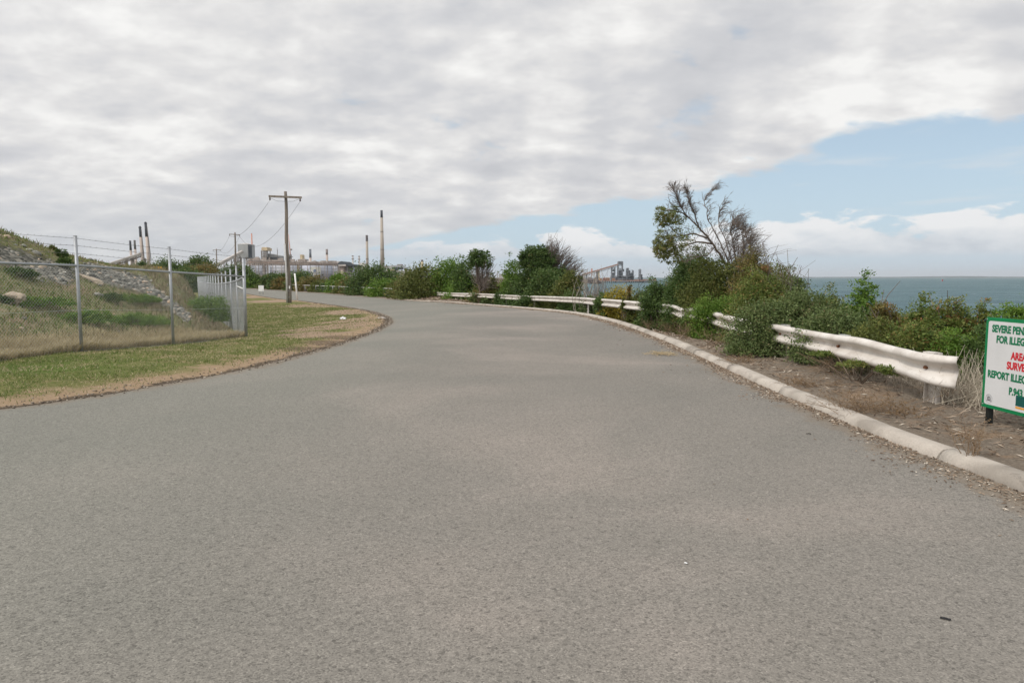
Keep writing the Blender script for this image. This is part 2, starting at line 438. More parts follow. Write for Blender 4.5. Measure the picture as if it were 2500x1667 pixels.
def emb_z(x, y):
    x = np.asarray(x, float); y = np.asarray(y, float); sh = x.shape; x = x.ravel(); y = y.ravel()
    d = np.hypot(x[:, None] - EC[None, :, 0], y[:, None] - EC[None, :, 1])
    z = np.where(d > 0, d * d * np.log(d + 1e-9), 0) @ _w[:-3] + _w[-3] + x * _w[-2] + y * _w[-1]
    fd = -polydist(x, y, FENCE_LINE)             # distance inside the fence
    m = sm(0.0, 1.6, fd) 
    zz = z0(x, y) + (np.maximum(z, z0(x, y) - 0.1) - z0(x, y)) * m
    zz += (fbm(x * 1.3, y * 1.3, 3) - 0.5) * 0.22 * m + (fbm(x * 5, y * 5, 8, 3) - 0.5) * 0.08 * m
    back = sm(70, 52, y) * sm(-48, -36, x)
    zz = (z0(x, y) - 0.3) + (zz - z0(x, y) + 0.3) * back
    return np.where(fd < 0.05, z0(x, y) - 0.25, zz).reshape(sh)

# ------------------------------------------------------------------ terrain meshes
def axis(lo, hi, n0, n1, step, grow):
    """fine spacing between n0 and n1, growing outwards"""
    a = list(np.arange(n0, n1 + 1e-6, step)); s = step
    while a[-1] < hi: s *= grow; a.append(a[-1] + s)
    s = step
    while a[0] > lo: s *= grow; a.insert(0, a[0] - s)
    return np.array(a)
gx = axis(-3500, 400, -22, 6, 0.3, 1.12); gy = axis(-70, 5200, 5, 48, 0.3, 1.07)
GX, GY = np.meshgrid(gx, gy)
offR = polydist(GX, GY, KR); offL = -polydist(GX, GY, LEFT[::2])   # >0 on the verge side
GZ = z0(GX, GY)
GZ = GZ + np.where(offL > 0, sm(0.0, 1.0, offL) * (0.03 + 0.07 * (fbm(GX * 0.5, GY * 0.5, 2) - 0.4)) * sm(120, 60, GY), -0.03)
GZ = seaslope(GX, GY, GZ) - 0.45 * sm(0.0, 0.6, offR) * sm(60, 45, offR)
gxp, gyp = project(np.stack([GX.ravel(), GY.ravel(), z0(GX, GY).ravel()], 1))
gxp = gxp.reshape(GX.shape); gyp = gyp.reshape(GX.shape)
def blob(x, y, cx, cy, rx, ry, rot=0.0):
    c, s_ = math.cos(rot), math.sin(rot); dx = x - cx; dy = y - cy
    return np.clip(1.25 - np.hypot((dx * c + dy * s_) / rx, (-dx * s_ + dy * c) / ry), 0, 1)
def wp(px, py):
    p = solve(px, py, z0); return p[0], p[1]
dirt = np.zeros(GX.shape)
for px, py, rx, ry in [(850, 735, 2.6, 4.5), (800, 750, 2.4, 3.0), (740, 755, 1.8, 2.2), (700, 768, 1.1, 1.5), (800, 718, 2.0, 5), (730, 703, 3.5, 5), (640, 692, 3, 6), (760, 772, 1.6, 1.6), (590, 682, 3, 8)]:
    cx, cy = wp(px, py); dirt = np.maximum(dirt, blob(GX, GY, cx, cy, rx, ry))
damp = np.zeros(GX.shape)
for px, py, rx, ry in [(800, 776, 1.3, 0.9), (765, 788, 1.0, 0.9), (720, 802, 1.1, 0.7)]:
    cx, cy = wp(px, py); damp = np.maximum(damp, blob(GX, GY, cx, cy, rx, ry))
lush = np.maximum(blob(GX, GY, *wp(40, 850), 2.6, 1.3), 0)
lush = np.maximum(lush, blob(GX, GY, *wp(180, 830), 1.6, 1.2) * .7)
gz_me = np_mesh('ground', np.stack([GX.ravel(), GY.ravel(), GZ.ravel()], 1), [grid_faces(*GX.shape)],
                dict(edge=offL.ravel(), dirt=dirt.ravel(), damp=damp.ravel(), lush=lush.ravel()), True)

def mat_ground():
    m, g, b, out = newmat('verge_ground')
    tc = g.n('ShaderNodeTexCoord'); v = tc.outputs['Object']
    A = {}
    for k in ('edge', 'dirt', 'damp', 'lush'):
        a = g.n('ShaderNodeAttribute'); a.attribute_name = k; A[k] = a.outputs['Fac']
    n1 = g.noise(v, 1.3, 8, 0.62, 0.3); n2 = g.noise(v, 9, 8, 0.65); n3 = g.noise(v, 45, 4, 0.7); n0 = g.noise(v, 0.35, 4, 0.5)
    grass = g.ramp(n2, [(0.30, (0.075, 0.090, 0.028)), (0.48, (0.125, 0.140, 0.042)), (0.60, (0.19, 0.175, 0.070)), (0.75, (0.27, 0.22, 0.11))])
    dry = g.ramp(n3, [(0.3, (0.20, 0.155, 0.085)), (0.55, (0.30, 0.23, 0.13)), (0.75, (0.40, 0.31, 0.19))])
    grass = g.mix(g.sstep(n1, 0.50, 0.66, 0.0, 0.75), grass, dry)
    grass = g.mix(g.math('MULTIPLY', A['lush'], 0.8), grass, g.ramp(n2, [(0.3, (0.05, 0.09, 0.014)), (0.7, (0.11, 0.17, 0.03))]))
    soil = g.ramp(g.math('ADD', g.math('MULTIPLY', n2, 0.6), g.math('MULTIPLY', n3, 0.4)),
                  [(0.3, (0.20, 0.135, 0.09)), (0.5, (0.30, 0.215, 0.15)), (0.68, (0.40, 0.31, 0.235))])
    straw = g.ramp(n3, [(0.3, (0.25, 0.175, 0.10)), (0.6, (0.40, 0.29, 0.175)), (0.8, (0.50, 0.38, 0.25))])
    dirtf = g.sstep(g.math('ADD', A['dirt'], g.math('MULTIPLY', g.math('SUBTRACT', n1, 0.5), 1.3)), 0.30, 0.55)
    c = g.mix(dirtf, grass, soil)
    ed = g.math('ADD', A['edge'], g.math('ADD', g.math('MULTIPLY', g.math('SUBTRACT', n1, 0.5), 2.4), g.math('MULTIPLY', g.math('SUBTRACT', n2, 0.5), 1.2)))
    c = g.mix(g.sstep(ed, 0.55, 1.05, 1.0, 0.0), c, g.mix(n2, straw, soil))
    ed2 = g.math('ADD', A['edge'], g.math('ADD', g.math('MULTIPLY', g.math('SUBTRACT', n2, 0.5), 0.5), g.math('MULTIPLY', g.math('SUBTRACT', n1, 0.5), 0.6)))
    near = g.sstep(ed2, 0.16, 0.27, 1.0, 0.0)
    c = g.mix(g.math('MULTIPLY', near, 0.9), c, g.ramp(n3, [(0.3, (0.035, 0.027, 0.02)), (0.7, (0.12, 0.095, 0.07))]))
    dm = g.sstep(g.math('ADD', A['damp'], g.math('MULTIPLY', g.math('SUBTRACT', n2, 0.5), 1.2)), 0.3, 0.7)
    c = g.mix(g.math('MULTIPLY', dm, 0.6), c, (0.075, 0.055, 0.038, 1))
    # pale stones
    st = g.vor(v, 14, 'Distance'); c = g.mix(g.sstep(st, 0.10, 0.07, 0.0, 0.35), c, (0.5, 0.45, 0.38, 1))
    g._in(b.inputs['Base Color'], c); b.inputs['Roughness'].default_value = 0.95; b.inputs['Specular IOR Level'].default_value = 0.1
    bump(g, b, g.math('ADD', n2, g.math('MULTIPLY', n3, 0.5)), 0.8, 0.05)
    return m
tag(link_mesh('ground', gz_me, mat_ground()), kind='structure')

# ---- road
def mat_road():
    m, g, b, out = newmat('asphalt')
    tc = g.n('ShaderNodeTexCoord'); v = tc.outputs['Object']
    sep = g.n('ShaderNodeSeparateXYZ'); g.link(v, sep.inputs[0])
    big = g.noise(v, 0.22, 5, 0.55, 0.4); mid = g.noise(v, 1.1, 6, 0.6, 0.2); blot = g.noise(v, 6, 4, 0.6)
    # pinkish worn patches against greenish grey
    c = g.ramp(big, [(0.38, (0.185, 0.173, 0.152)), (0.5, (0.212, 0.194, 0.170)), (0.62, (0.268, 0.236, 0.206))])
    c = g.mix(g.sstep(mid, 0.3, 0.7, 0.0, 0.25), c, (0.172, 0.159, 0.136, 1))
    cool = g.sstep(sep.outputs[0], 0.0, -4.2, 0.0, 0.55)
    c = g.mix(cool, c, (0.190, 0.192, 0.162, 1))
    # aggregate: chips of different tone set in binder
    chip = g.vor(v, 140, 'Color'); cs = g.n('ShaderNodeSeparateColor'); g.link(chip, cs.inputs[0])
    tone = g.ramp(cs.outputs[0], [(0.0, 0.60), (0.2, 0.86), (0.5, 1.0), (0.85, 1.10), (1.0, 1.35)])
    chip2 = g.vor(v, 62, 'Color'); cs2 = g.n('ShaderNodeSeparateColor'); g.link(chip2, cs2.inputs[0])
    tone2 = g.ramp(cs2.outputs[0], [(0.0, 0.70), (0.10, 0.88), (0.16, 0.99), (0.88, 1.02), (1.0, 1.18)])
    c = g.mix(1.0, c, tone, 'MULTIPLY'); c = g.mix(1.0, c, tone2, 'MULTIPLY')
    gn = g.noise(v, 24, 5, 0.75); c = g.mix(1.0, c, g.ramp(gn, [(0.3, 0.88), (0.5, 1.0), (0.7, 1.10)]), 'MULTIPLY')
    st = g.noise(v, 2.4, 3, 0.5); c = g.mix(g.sstep(st, 0.70, 0.78, 0.0, 0.35), c, (0.11, 0.105, 0.095, 1))
    a = g.n('ShaderNodeAttribute'); a.attribute_name = 'redge'
    n1 = g.noise(v, 3, 8, 0.65)
    rim = g.sstep(g.math('ADD', a.outputs['Fac'], g.math('MULTIPLY', g.math('SUBTRACT', n1, 0.5), 0.9)), 0.12, 0.42, 1.0, 0.0)
    c = g.mix(g.math('MULTIPLY', rim, 0.55), c, (0.19, 0.145, 0.10, 1))
    g._in(b.inputs['Base Color'], c); b.inputs['Roughness'].default_value = 0.86; b.inputs['Specular IOR Level'].default_value = 0.25
    dd = g.vor(v, 115, 'Distance')
    bump(g, b, g.math('ADD', g.math('MULTIPLY', dd, -1.0), gn), 0.30, 0.005)
    return m
def arcparam(P):
    s_ = np.concatenate([[0], np.cumsum(np.linalg.norm(np.diff(P, axis=0), axis=1))]); return s_ / s_[-1]
# match left and right edges by hand picked stations
def station(P, pts):
    return [int(np.argmin(np.hypot(P[:, 0] - q[0], P[:, 1] - q[1]))) for q in pts]
Rpts = [right_all[0], right_all[1], right_all[2], kerb[3], kerb[5], kerb[7], kerb[8], kerb[9], kerb[10], kerb[11], kerb[13], far[1], far[3], right_all[-2], right_all[-1]]
Lpts = [left_all[0], left_all[1], left_all[2], left[1], left[3], left[6], left[8], left[9], left[10], left[11], left[12], left[14], left[17], left_all[-2], left_all[-1]]
ri = station(RIGHT, Rpts); li = station(LEFT, Lpts)
rows = []
for k in range(len(ri) - 1):
    n = max(2, int(max(ri[k + 1] - ri[k], li[k + 1] - li[k])))
    for t in np.linspace(0, 1, n, endpoint=False):
        a_ = ri[k] + (ri[k + 1] - ri[k]) * t; b_ = li[k] + (li[k + 1] - li[k]) * t
        P = np.array([np.interp(a_, np.arange(len(RIGHT)), RIGHT[:, j]) for j in (0, 1)])
        Q = np.array([np.interp(b_, np.arange(len(LEFT)), LEFT[:, j]) for j in (0, 1)])
        q = Q + (Q - P) / np.linalg.norm(Q - P) * (vnoise(b_ * 0.9, np.array(0.5), 4) - 0.5) * 0.12
        p = P + (P - Q) / np.linalg.norm(P - Q) * 0.10
        rows.append([q + (p - q) * w for w in np.linspace(0, 1, 34)])
RO = np.array(rows); rx, ry = RO[..., 0], RO[..., 1]
rz = z0(rx, ry) + 0.012
# stretch z so the sheet never dips below the ground of its own span
redge = np.minimum(-polydist(rx, ry, KR), polydist(rx, ry, LEFT[::2]) + 0.1)
me = np_mesh('road', np.stack([rx.ravel(), ry.ravel(), rz.ravel()], 1), [grid_faces(*rx.shape)], dict(redge=redge.ravel()), True)
tag(link_mesh('road', me, mat_road()), kind='structure')

# ---- right verge strip
T = np.gradient(RIGHT, axis=0); T /= np.linalg.norm(T, axis=1)[:, None]; NRM = np.stack([T[:, 1], -T[:, 0]], 1)
offs = np.concatenate([np.arange(0.10, 4.2, 0.14), np.geomspace(4.4, 60, 34)])
VX = RIGHT[:, None, 0] + NRM[:, None, 0] * offs; VY = RIGHT[:, None, 1] + NRM[:, None, 1] * offs
VZ = zverge(VX, VY, np.broadcast_to(offs, VX.shape))
def mat_mulch():
    m, g, b, out = newmat('mulch')
    tc = g.n('ShaderNodeTexCoord'); v = tc.outputs['Object']
    mp = g.n('ShaderNodeMapping'); mp.inputs['Scale'].default_value = (1, 2.8, 1); mp.inputs['Rotation'].default_value = (0, 0, 0.8); g.link(v, mp.inputs[0])
    n1 = g.noise(v, 1.5, 7, 0.6, 0.3); n2 = g.noise(mp.outputs[0], 22, 8, 0.75, 0.8); n3 = g.noise(v, 70, 3, 0.7)
    soil = g.ramp(n2, [(0.28, (0.10, 0.080, 0.062)), (0.45, (0.20, 0.163, 0.126)), (0.58, (0.30, 0.25, 0.196)), (0.75, (0.42, 0.36, 0.30))])
    sand = g.ramp(n3, [(0.3, (0.24, 0.165, 0.11)), (0.7, (0.38, 0.28, 0.19))])
    c = g.mix(g.sstep(n1, 0.54, 0.66, 0.0, 0.8), soil, sand)
    g._in(b.inputs['Base Color'], c); b.inputs['Roughness'].default_value = 0.95; b.inputs['Specular IOR Level'].default_value = 0.1
    bump(g, b, n2, 0.9, 0.04)
    return m
me = np_mesh('verge', np.stack([VX.ravel(), VY.ravel(), VZ.ravel()], 1), [grid_faces(*VX.shape)[:, ::-1]], None, True)
tag(link_mesh('verge', me, mat_mulch()), kind='structure')

# ---- kerb: rounded concrete, cast in lengths with open joints
KN = len(KERBLINE); KT = np.gradient(KERBLINE, axis=0); KT /= np.linalg.norm(KT, axis=1)[:, None]; KNn = np.stack([KT[:, 1], -KT[:, 0]], 1)
ks = np.concatenate([[0], np.cumsum(np.linalg.norm(np.diff(KERBLINE, axis=0), axis=1))])
prof = [(0.0, -0.05), (0.0, 0.012), (0.020, 0.048), (0.042, 0.076), (0.062, 0.089), (0.09, 0.094), (0.15, 0.096), (0.188, 0.094), (0.200, 0.084), (0.202, -0.05)]
kv, kf = [], []
s0 = 0.0; joint_rng = random.Random(3)
joints = [0.0]
while joints[-1] < ks[-1]: joints.append(joints[-1] + joint_rng.choice([1.6, 2.4, 2.4, 3.0, 3.4]))
def kpt(s_):
    return np.array([np.interp(s_, ks, KERBLINE[:, j]) for j in (0, 1)]), np.array([np.interp(s_, ks, KNn[:, j]) for j in (0, 1)])
for a_, b_ in zip(joints[:-1], joints[1:]):
    b_ = min(b_, ks[-1]); ss = np.linspace(a_ + 0.009, b_ - 0.009, max(3, int((b_ - a_) / 0.2)))
    if b_ - a_ < 0.3: continue
    dz = joint_rng.uniform(-0.006, 0.006); dx = joint_rng.uniform(-0.008, 0.008); base = len(kv)
    for s_ in ss:
        p, nn = kpt(s_); zz = float(z0(p[0], p[1])) + dz
        for (o_, h_) in prof:
            w_ = 0.004 * (vnoise(np.array(s_ * 3.0), np.array(o_ * 9 + h_ * 20), 9) - 0.5) * 2
            kv.append((p[0] + nn[0] * (o_ + dx + w_), p[1] + nn[1] * (o_ + dx + w_), zz + h_ + float(w_)))
    m_ = len(prof)
    for i in range(len(ss) - 1):
        for j in range(m_ - 1):
            kf.append((base + i * m_ + j, base + i * m_ + j + 1, base + (i + 1) * m_ + j + 1, base + (i + 1) * m_ + j))
    kf.append(tuple(base + j for j in range(m_))[::-1]); kf.append(tuple(base + (len(ss) - 1) * m_ + j for j in range(m_)))
def mat_concrete():
    m, g, b, out = newmat('kerb_concrete')
    tc = g.n('ShaderNodeTexCoord'); v = tc.outputs['Object']
    n1 = g.noise(v, 2.2, 8, 0.65, 0.3); n2 = g.noise(v, 60, 6, 0.75); n3 = g.noise(v, 0.9, 3, 0.5)
    c = g.ramp(n1, [(0.3, (0.31, 0.275, 0.235)), (0.5, (0.42, 0.375, 0.325)), (0.7, (0.50, 0.455, 0.395))])
    c = g.mix(1.0, c, g.ramp(n2, [(0.3, 0.8), (0.5, 1.0), (0.7, 1.1)]), 'MULTIPLY')
    n4 = g.noise(v, 5.5, 8, 0.7, 1.0)
    c = g.mix(g.sstep(n3, 0.54, 0.66, 0.0, 0.55), c, (0.17, 0.15, 0.125, 1))
    c = g.mix(g.sstep(n4, 0.57, 0.66, 0.0, 0.45), c, (0.14, 0.12, 0.10, 1))
    g._in(b.inputs['Base Color'], c); b.inputs['Roughness'].default_value = 0.9; b.inputs['Specular IOR Level'].default_value = 0.15
    bump(g, b, n2, 0.5, 0.006)
    return m
me = bpy.data.meshes.new('kerb'); me.from_pydata(kv, [], kf); me.update()
me.polygons.foreach_set('use_smooth', np.array([len(f) == 4 for f in kf]))
tag(link_mesh('kerb', me, mat_concrete()), kind='structure')

# ---- embankment
ex = np.arange(-46, -6.5, 0.17); ey = np.arange(7, 72, 0.19)
EX, EY = np.meshgrid(ex, ey); EZ = emb_z(EX, EY)
epx, epy = project(np.stack([EX.ravel(), EY.ravel(), EZ.ravel()], 1))
def segd(px, py, a, b):
    a = np.array(a, float); b = np.array(b, float); d_ = b - a; t = np.clip(((px - a[0]) * d_[0] + (py - a[1]) * d_[1]) / (d_ @ d_), 0, 1)
    return np.hypot(px - a[0] - t * d_[0], py - a[1] - t * d_[1])
def rubble_w(px, py):
    w = np.clip(1.3 - segd(px, py, (200, 622), (330, 655)) / 26, 0, 1)
    w = np.maximum(w, np.clip(1.3 - segd(px, py, (330, 655), (430, 728)) / 15, 0, 1))
    w = np.maximum(w, np.clip(1.2 - segd(px, py, (-80, 560), (150, 632)) / 42, 0, 1) * 0.85)
    return w
def mat_bank():
    m, g, b, out = newmat('embankment_soil')
    tc = g.n('ShaderNodeTexCoord'); v = tc.outputs['Object']
    a = g.n('ShaderNodeAttribute'); a.attribute_name = 'rub'
    n1 = g.noise(v, 0.9, 7, 0.6, 0.4); n2 = g.noise(v, 7, 7, 0.7); n3 = g.noise(v, 30, 4, 0.7)
    veg = g.ramp(n2, [(0.3, (0.09, 0.11, 0.045)), (0.47, (0.16, 0.165, 0.075)), (0.6, (0.24, 0.21, 0.125)), (0.75, (0.35, 0.29, 0.20))])
    soil = g.ramp(n2, [(0.3, (0.17, 0.125, 0.085)), (0.6, (0.30, 0.22, 0.15)), (0.8, (0.42, 0.33, 0.25))])
    c = g.mix(g.sstep(n1, 0.48, 0.64, 0.0, 0.7), veg, soil)
    vc = g.vor(v, 7.5, 'Color'); cs = g.n('ShaderNodeSeparateColor'); g.link(vc, cs.inputs[0])
    rock = g.ramp(cs.outputs[0], [(0, (0.07, 0.07, 0.06)), (0.5, (0.17, 0.165, 0.14)), (0.9, (0.28, 0.265, 0.225)), (1, (0.48, 0.38, 0.28))])
    rf = g.sstep(g.math('ADD', a.outputs['Fac'], g.math('MULTIPLY', g.math('SUBTRACT', n2, 0.5), 1.2)), 0.45, 0.7)
    c = g.mix(rf, c, rock)
    g._in(b.inputs['Base Color'], c); b.inputs['Roughness'].default_value = 0.95; b.inputs['Specular IOR Level'].default_value = 0.1
    vd = g.vor(v, 7.5, 'Distance')
    bump(g, b, g.math('ADD', g.math('MULTIPLY', n3, 0.5), g.math('MULTIPLY', g.math('MULTIPLY', vd, rf), -1.5)), 0.9, 0.07)
    return m
me = np_mesh('embankment', np.stack([EX.ravel(), EY.ravel(), EZ.ravel()], 1), [grid_faces(*EX.shape)], dict(rub=rubble_w(epx, epy)), True)
tag(link_mesh('embankment', me, mat_bank()), kind='structure')

# ---- sea
def mat_sea():
    m, g, b, out = newmat('sea_water')
    tc = g.n('ShaderNodeTexCoord'); v = tc.outputs['Object']
    mp = g.n('ShaderNodeMapping'); mp.inputs['Rotation'].default_value = (0, 0, 0.5); mp.inputs['Scale'].default_value = (0.55, 1.5, 1); g.link(v, mp.inputs[0]); w = mp.outputs[0]
    n1 = g.noise(w, 0.55, 6, 0.6, 0.3); n2 = g.noise(w, 0.10, 5, 0.55, 0.4); n3 = g.noise(w, 2.6, 4, 0.6); n4 = g.noise(w, 0.012, 4, 0.5)
    c = g.ramp(n2, [(0.35, (0.022, 0.068, 0.086)), (0.5, (0.040, 0.098, 0.118)), (0.65, (0.078, 0.150, 0.168))])
    c = g.mix(g.sstep(n4, 0.42, 0.62, 0.0, 0.5), c, (0.085, 0.160, 0.165, 1))
    foam = g.sstep(g.math('ADD', g.math('MULTIPLY', n1, 0.55), g.math('MULTIPLY', n2, 0.45)), 0.612, 0.65)
    c = g.mix(g.math('MULTIPLY', foam, 0.8), c, (0.75, 0.8, 0.8, 1))
    g._in(b.inputs['Base Color'], c); b.inputs['Roughness'].default_value = 0.45; b.inputs['Specular IOR Level'].default_value = 0.18
    bump(g, b, g.math('ADD', g.math('ADD', n2, g.math('MULTIPLY', n1, 0.5)), g.math('MULTIPLY', n3, 0.12)), 1.0, 1.6)
    return m
wx = np.concatenate([-np.geomspace(18000, 20, 30), np.linspace(-15, 60, 20), np.geomspace(70, 18000, 40)]); wy = np.concatenate([np.linspace(-200, 100, 20), np.geomspace(110, 18000, 50)])
WX, WY = np.meshgrid(wx, wy)
me = np_mesh('sea', np.stack([WX.ravel(), WY.ravel(), np.full(WX.size, -5.0)], 1), [grid_faces(*WX.shape)], None, True)
tag(link_mesh('sea', me, mat_sea()), kind='structure')
# island on the horizon: long low ridge with real depth
M_isl = plain('island_scrub', (0.075, 0.10, 0.10), 0.95, var=0.35, scale=0.01)
vs, fs = [], []
n = 220; XA, XB, YI = 2200., 8200., 7600.
for i in range(n):
    t = i / (n - 1); x = XA + (XB - XA) * t
    env = min(1, t * 12) * min(1, (1 - t) * 6)
    h = -5 + env * (6 + 9 * float(fbm(np.array(t * 16), np.array(0.3), 4, 5)) + 9 * math.exp(-((t - 0.45) / 0.07) ** 2))
    vs += [(x, YI - 120, -6), (x, YI, h), (x, YI + 300, h * 0.8), (x, YI + 500, -6)]
for i in range(n - 1):
    for j in range(3): fs.append((i * 4 + j, (i + 1) * 4 + j, (i + 1) * 4 + j + 1, i * 4 + j + 1))
me = bpy.data.meshes.new('island'); me.from_pydata(vs, [], fs); me.update(); tag(link_mesh('island', me, M_isl), kind='structure')

# ================================================================== things
M_galv = plain('galvanised', (0.36, 0.375, 0.39), 0.5, 0.4, 0.12, 6, spec=0.5)
M_wire = plain('fence_wire', (0.50, 0.52, 0.53), 0.5, 0.25, 0.1, 6)
M_barb = plain('barbed_wire', (0.16, 0.16, 0.16), 0.6, 0.5, 0.1, 6)

# ---- chain link fence: front run and back run meeting at a corner post
def fence():
    root = empty('chain_link_fence', (FC[0], FC[1], float(z0(*FC))), 'galvanised chain link fence with barbed wire on top, turning a corner on the grass verge', 'fence')
    Z = lambda p: float(z0(p[0], p[1]))
    front = [FP1 + fdir * (k * 2.75) for k in (-4, -3, -2, -1, 0)]
    L1 = np.linalg.norm(FC - FP1)
    fp2 = np.array(at(398.5, 793, 17.1)[:2])
    posts = front + [fp2, FC] + [FC + bdir * (3.0 * k) for k in range(1, 20)]
    for i, p in enumerate(posts):
        r = 0.045 if i == 6 else (0.033 if i < 6 else 0.028)
        top = 2.42 if i < 6 else (2.36 if i == 6 else 2.3)
        m = MB(); m.tube([(p[0], p[1], Z(p) - 0.1), (p[0], p[1], Z(p) + top)], r, 12)
        m.tube([(p[0], p[1], Z(p) + top), (p[0], p[1], Z(p) + top + 0.012)], r + 0.004, 12)
        m.build('post', M_galv, root)
    def run(pts, hmax=1.80, name='mesh', wr=.0012):
        seg = np.concatenate([[0], np.cumsum([np.linalg.norm(b - a) for a, b in zip(pts[:-1], pts[1:])])]); P = np.array(pts)
        z = np.array([Z(p) for p in pts])
        def w(s_, h_, o_=0.0):
            x = np.interp(s_, seg, P[:, 0]); y = np.interp(s_, seg, P[:, 1]); zz = np.interp(s_, seg, z)
            return np.stack([x, y, zz + h_], -1)
        m = MB(); m.tube([w(s_, hmax) for s_ in seg], 0.024, 10); m.build('top_rail', M_galv, root)
        m = MB()
        for h_ in (0.04, 0.9):
            m.tube([w(s_, h_) for s_ in np.linspace(0, seg[-1], 30)], 0.0025, 3, smooth=False)
        m.build('tension_wire', M_wire, root)
        # diagonals
        pitch = 0.0707; H = hmax + 0.045; a = []
        for sgn in (1, -1):
            s0_ = np.arange(-H, seg[-1] + H, pitch) + (pitch / 2 if sgn < 0 else 0)
            for k in range(4):
                h0 = 0.02 + (H - 0.02) * k / 4; h1 = 0.02 + (H - 0.02) * (k + 1) / 4
                u0 = s0_ + sgn * h0; u1 = s0_ + sgn * h1
                ok = (u0 >= 0) & (u0 <= seg[-1]) & (u1 >= 0) & (u1 <= seg[-1])
                a.append((w(u0[ok], h0), w(u1[ok], h1)))
        A = np.concatenate([q[0] for q in a]); B = np.concatenate([q[1] for q in a]); n = len(A)
        D = B - A; D /= np.linalg.norm(D, axis=1)[:, None]
        X = np.cross(D, np.array([0.3, 0.2, 0.9])); X /= np.linalg.norm(X, axis=1)[:, None]; Yv = np.cross(X, D)
        V = []
        for E in (A, B):
            for k in range(3):
                an = 2 * math.pi * k / 3; V.append(E + wr * (math.cos(an) * X + math.sin(an) * Yv))
        V = np.stack(V, 1).reshape(-1, 3); b_ = np.arange(n)[:, None] * 6
        Fq = np.concatenate([b_ + np.array([[k, (k + 1) % 3, 3 + (k + 1) % 3, 3 + k]]) for k in range(3)])
        link_mesh(name, np_mesh(name, V, [Fq], None, True), M_wire, root)
        for hb in (0.56, 0.41, 0.25):
            m = MB(); ss = np.linspace(0, seg[-1], int(seg[-1] / 0.45) + 2)
            m.tube([w(s_, hmax + hb - 0.012 * abs(math.sin(s_ * math.pi / 2.75))) for s_ in ss], 0.0032, 4, smooth=False)
            for s_ in np.arange(0.1, min(seg[-1], 24), 0.15):
                q = w(s_, hmax + hb); m.beam(q + [0, 0, -0.014], q + [0.01, 0.012, 0.014], 0.004)
            m.build('barbed_strand', M_barb, root)
    run(posts[:7], 1.82, 'wire_mesh'); globals().__setitem__('M_wire', plain('fence_wire_dull', (0.33, 0.345, 0.36), 0.55, 0.3, 0.1, 6)); run(posts[6:], 1.80, 'wire_mesh', .0015)
    m = MB(); p = FC; q = FC + bdir * 3.0
    m.tube([(p[0], p[1], Z(p) + 1.45), (q[0], q[1], Z(q) + 1.62)], 0.026, 10)
    m.build('brace', plain('pale_pipe', (0.6, 0.6, 0.58), 0.5), root)
    m = MB(); m.tube([(p[0], p[1], Z(p) + 1.35), (q[0], q[1], Z(q) + 0.1)], 0.006, 6); m.build('stay_wire', M_galv, root)
fence()

# ---- w-beam guardrail
M_rail = None
def mat_rail():
    m, g, b, out = newmat('painted_rail')
    tc = g.n('ShaderNodeTexCoord'); v = tc.outputs['Object']
    n1 = g.noise(v, 2.5, 8, 0.65, 0.4); n2 = g.noise(v, 22, 6, 0.7); n3 = g.noise(v, 7, 6, 0.75, 1.2)
    c = g.ramp(n1, [(0.3, (0.47, 0.42, 0.37)), (0.5, (0.62, 0.575, 0.525)), (0.75, (0.72, 0.685, 0.64))])
    c = g.mix(g.sstep(n2, 0.52, 0.75, 0.0, 0.5), c, (0.42, 0.36, 0.30, 1))
    c = g.mix(g.sstep(n3, 0.68, 0.72, 0.0, 0.8), c, (0.13, 0.10, 0.08, 1))
    g._in(b.inputs['Base Color'], c); b.inputs['Roughness'].default_value = 0.5; b.inputs['Specular IOR Level'].default_value = 0.35
    bump(g, b, n2, 0.25, 0.004)
    return m
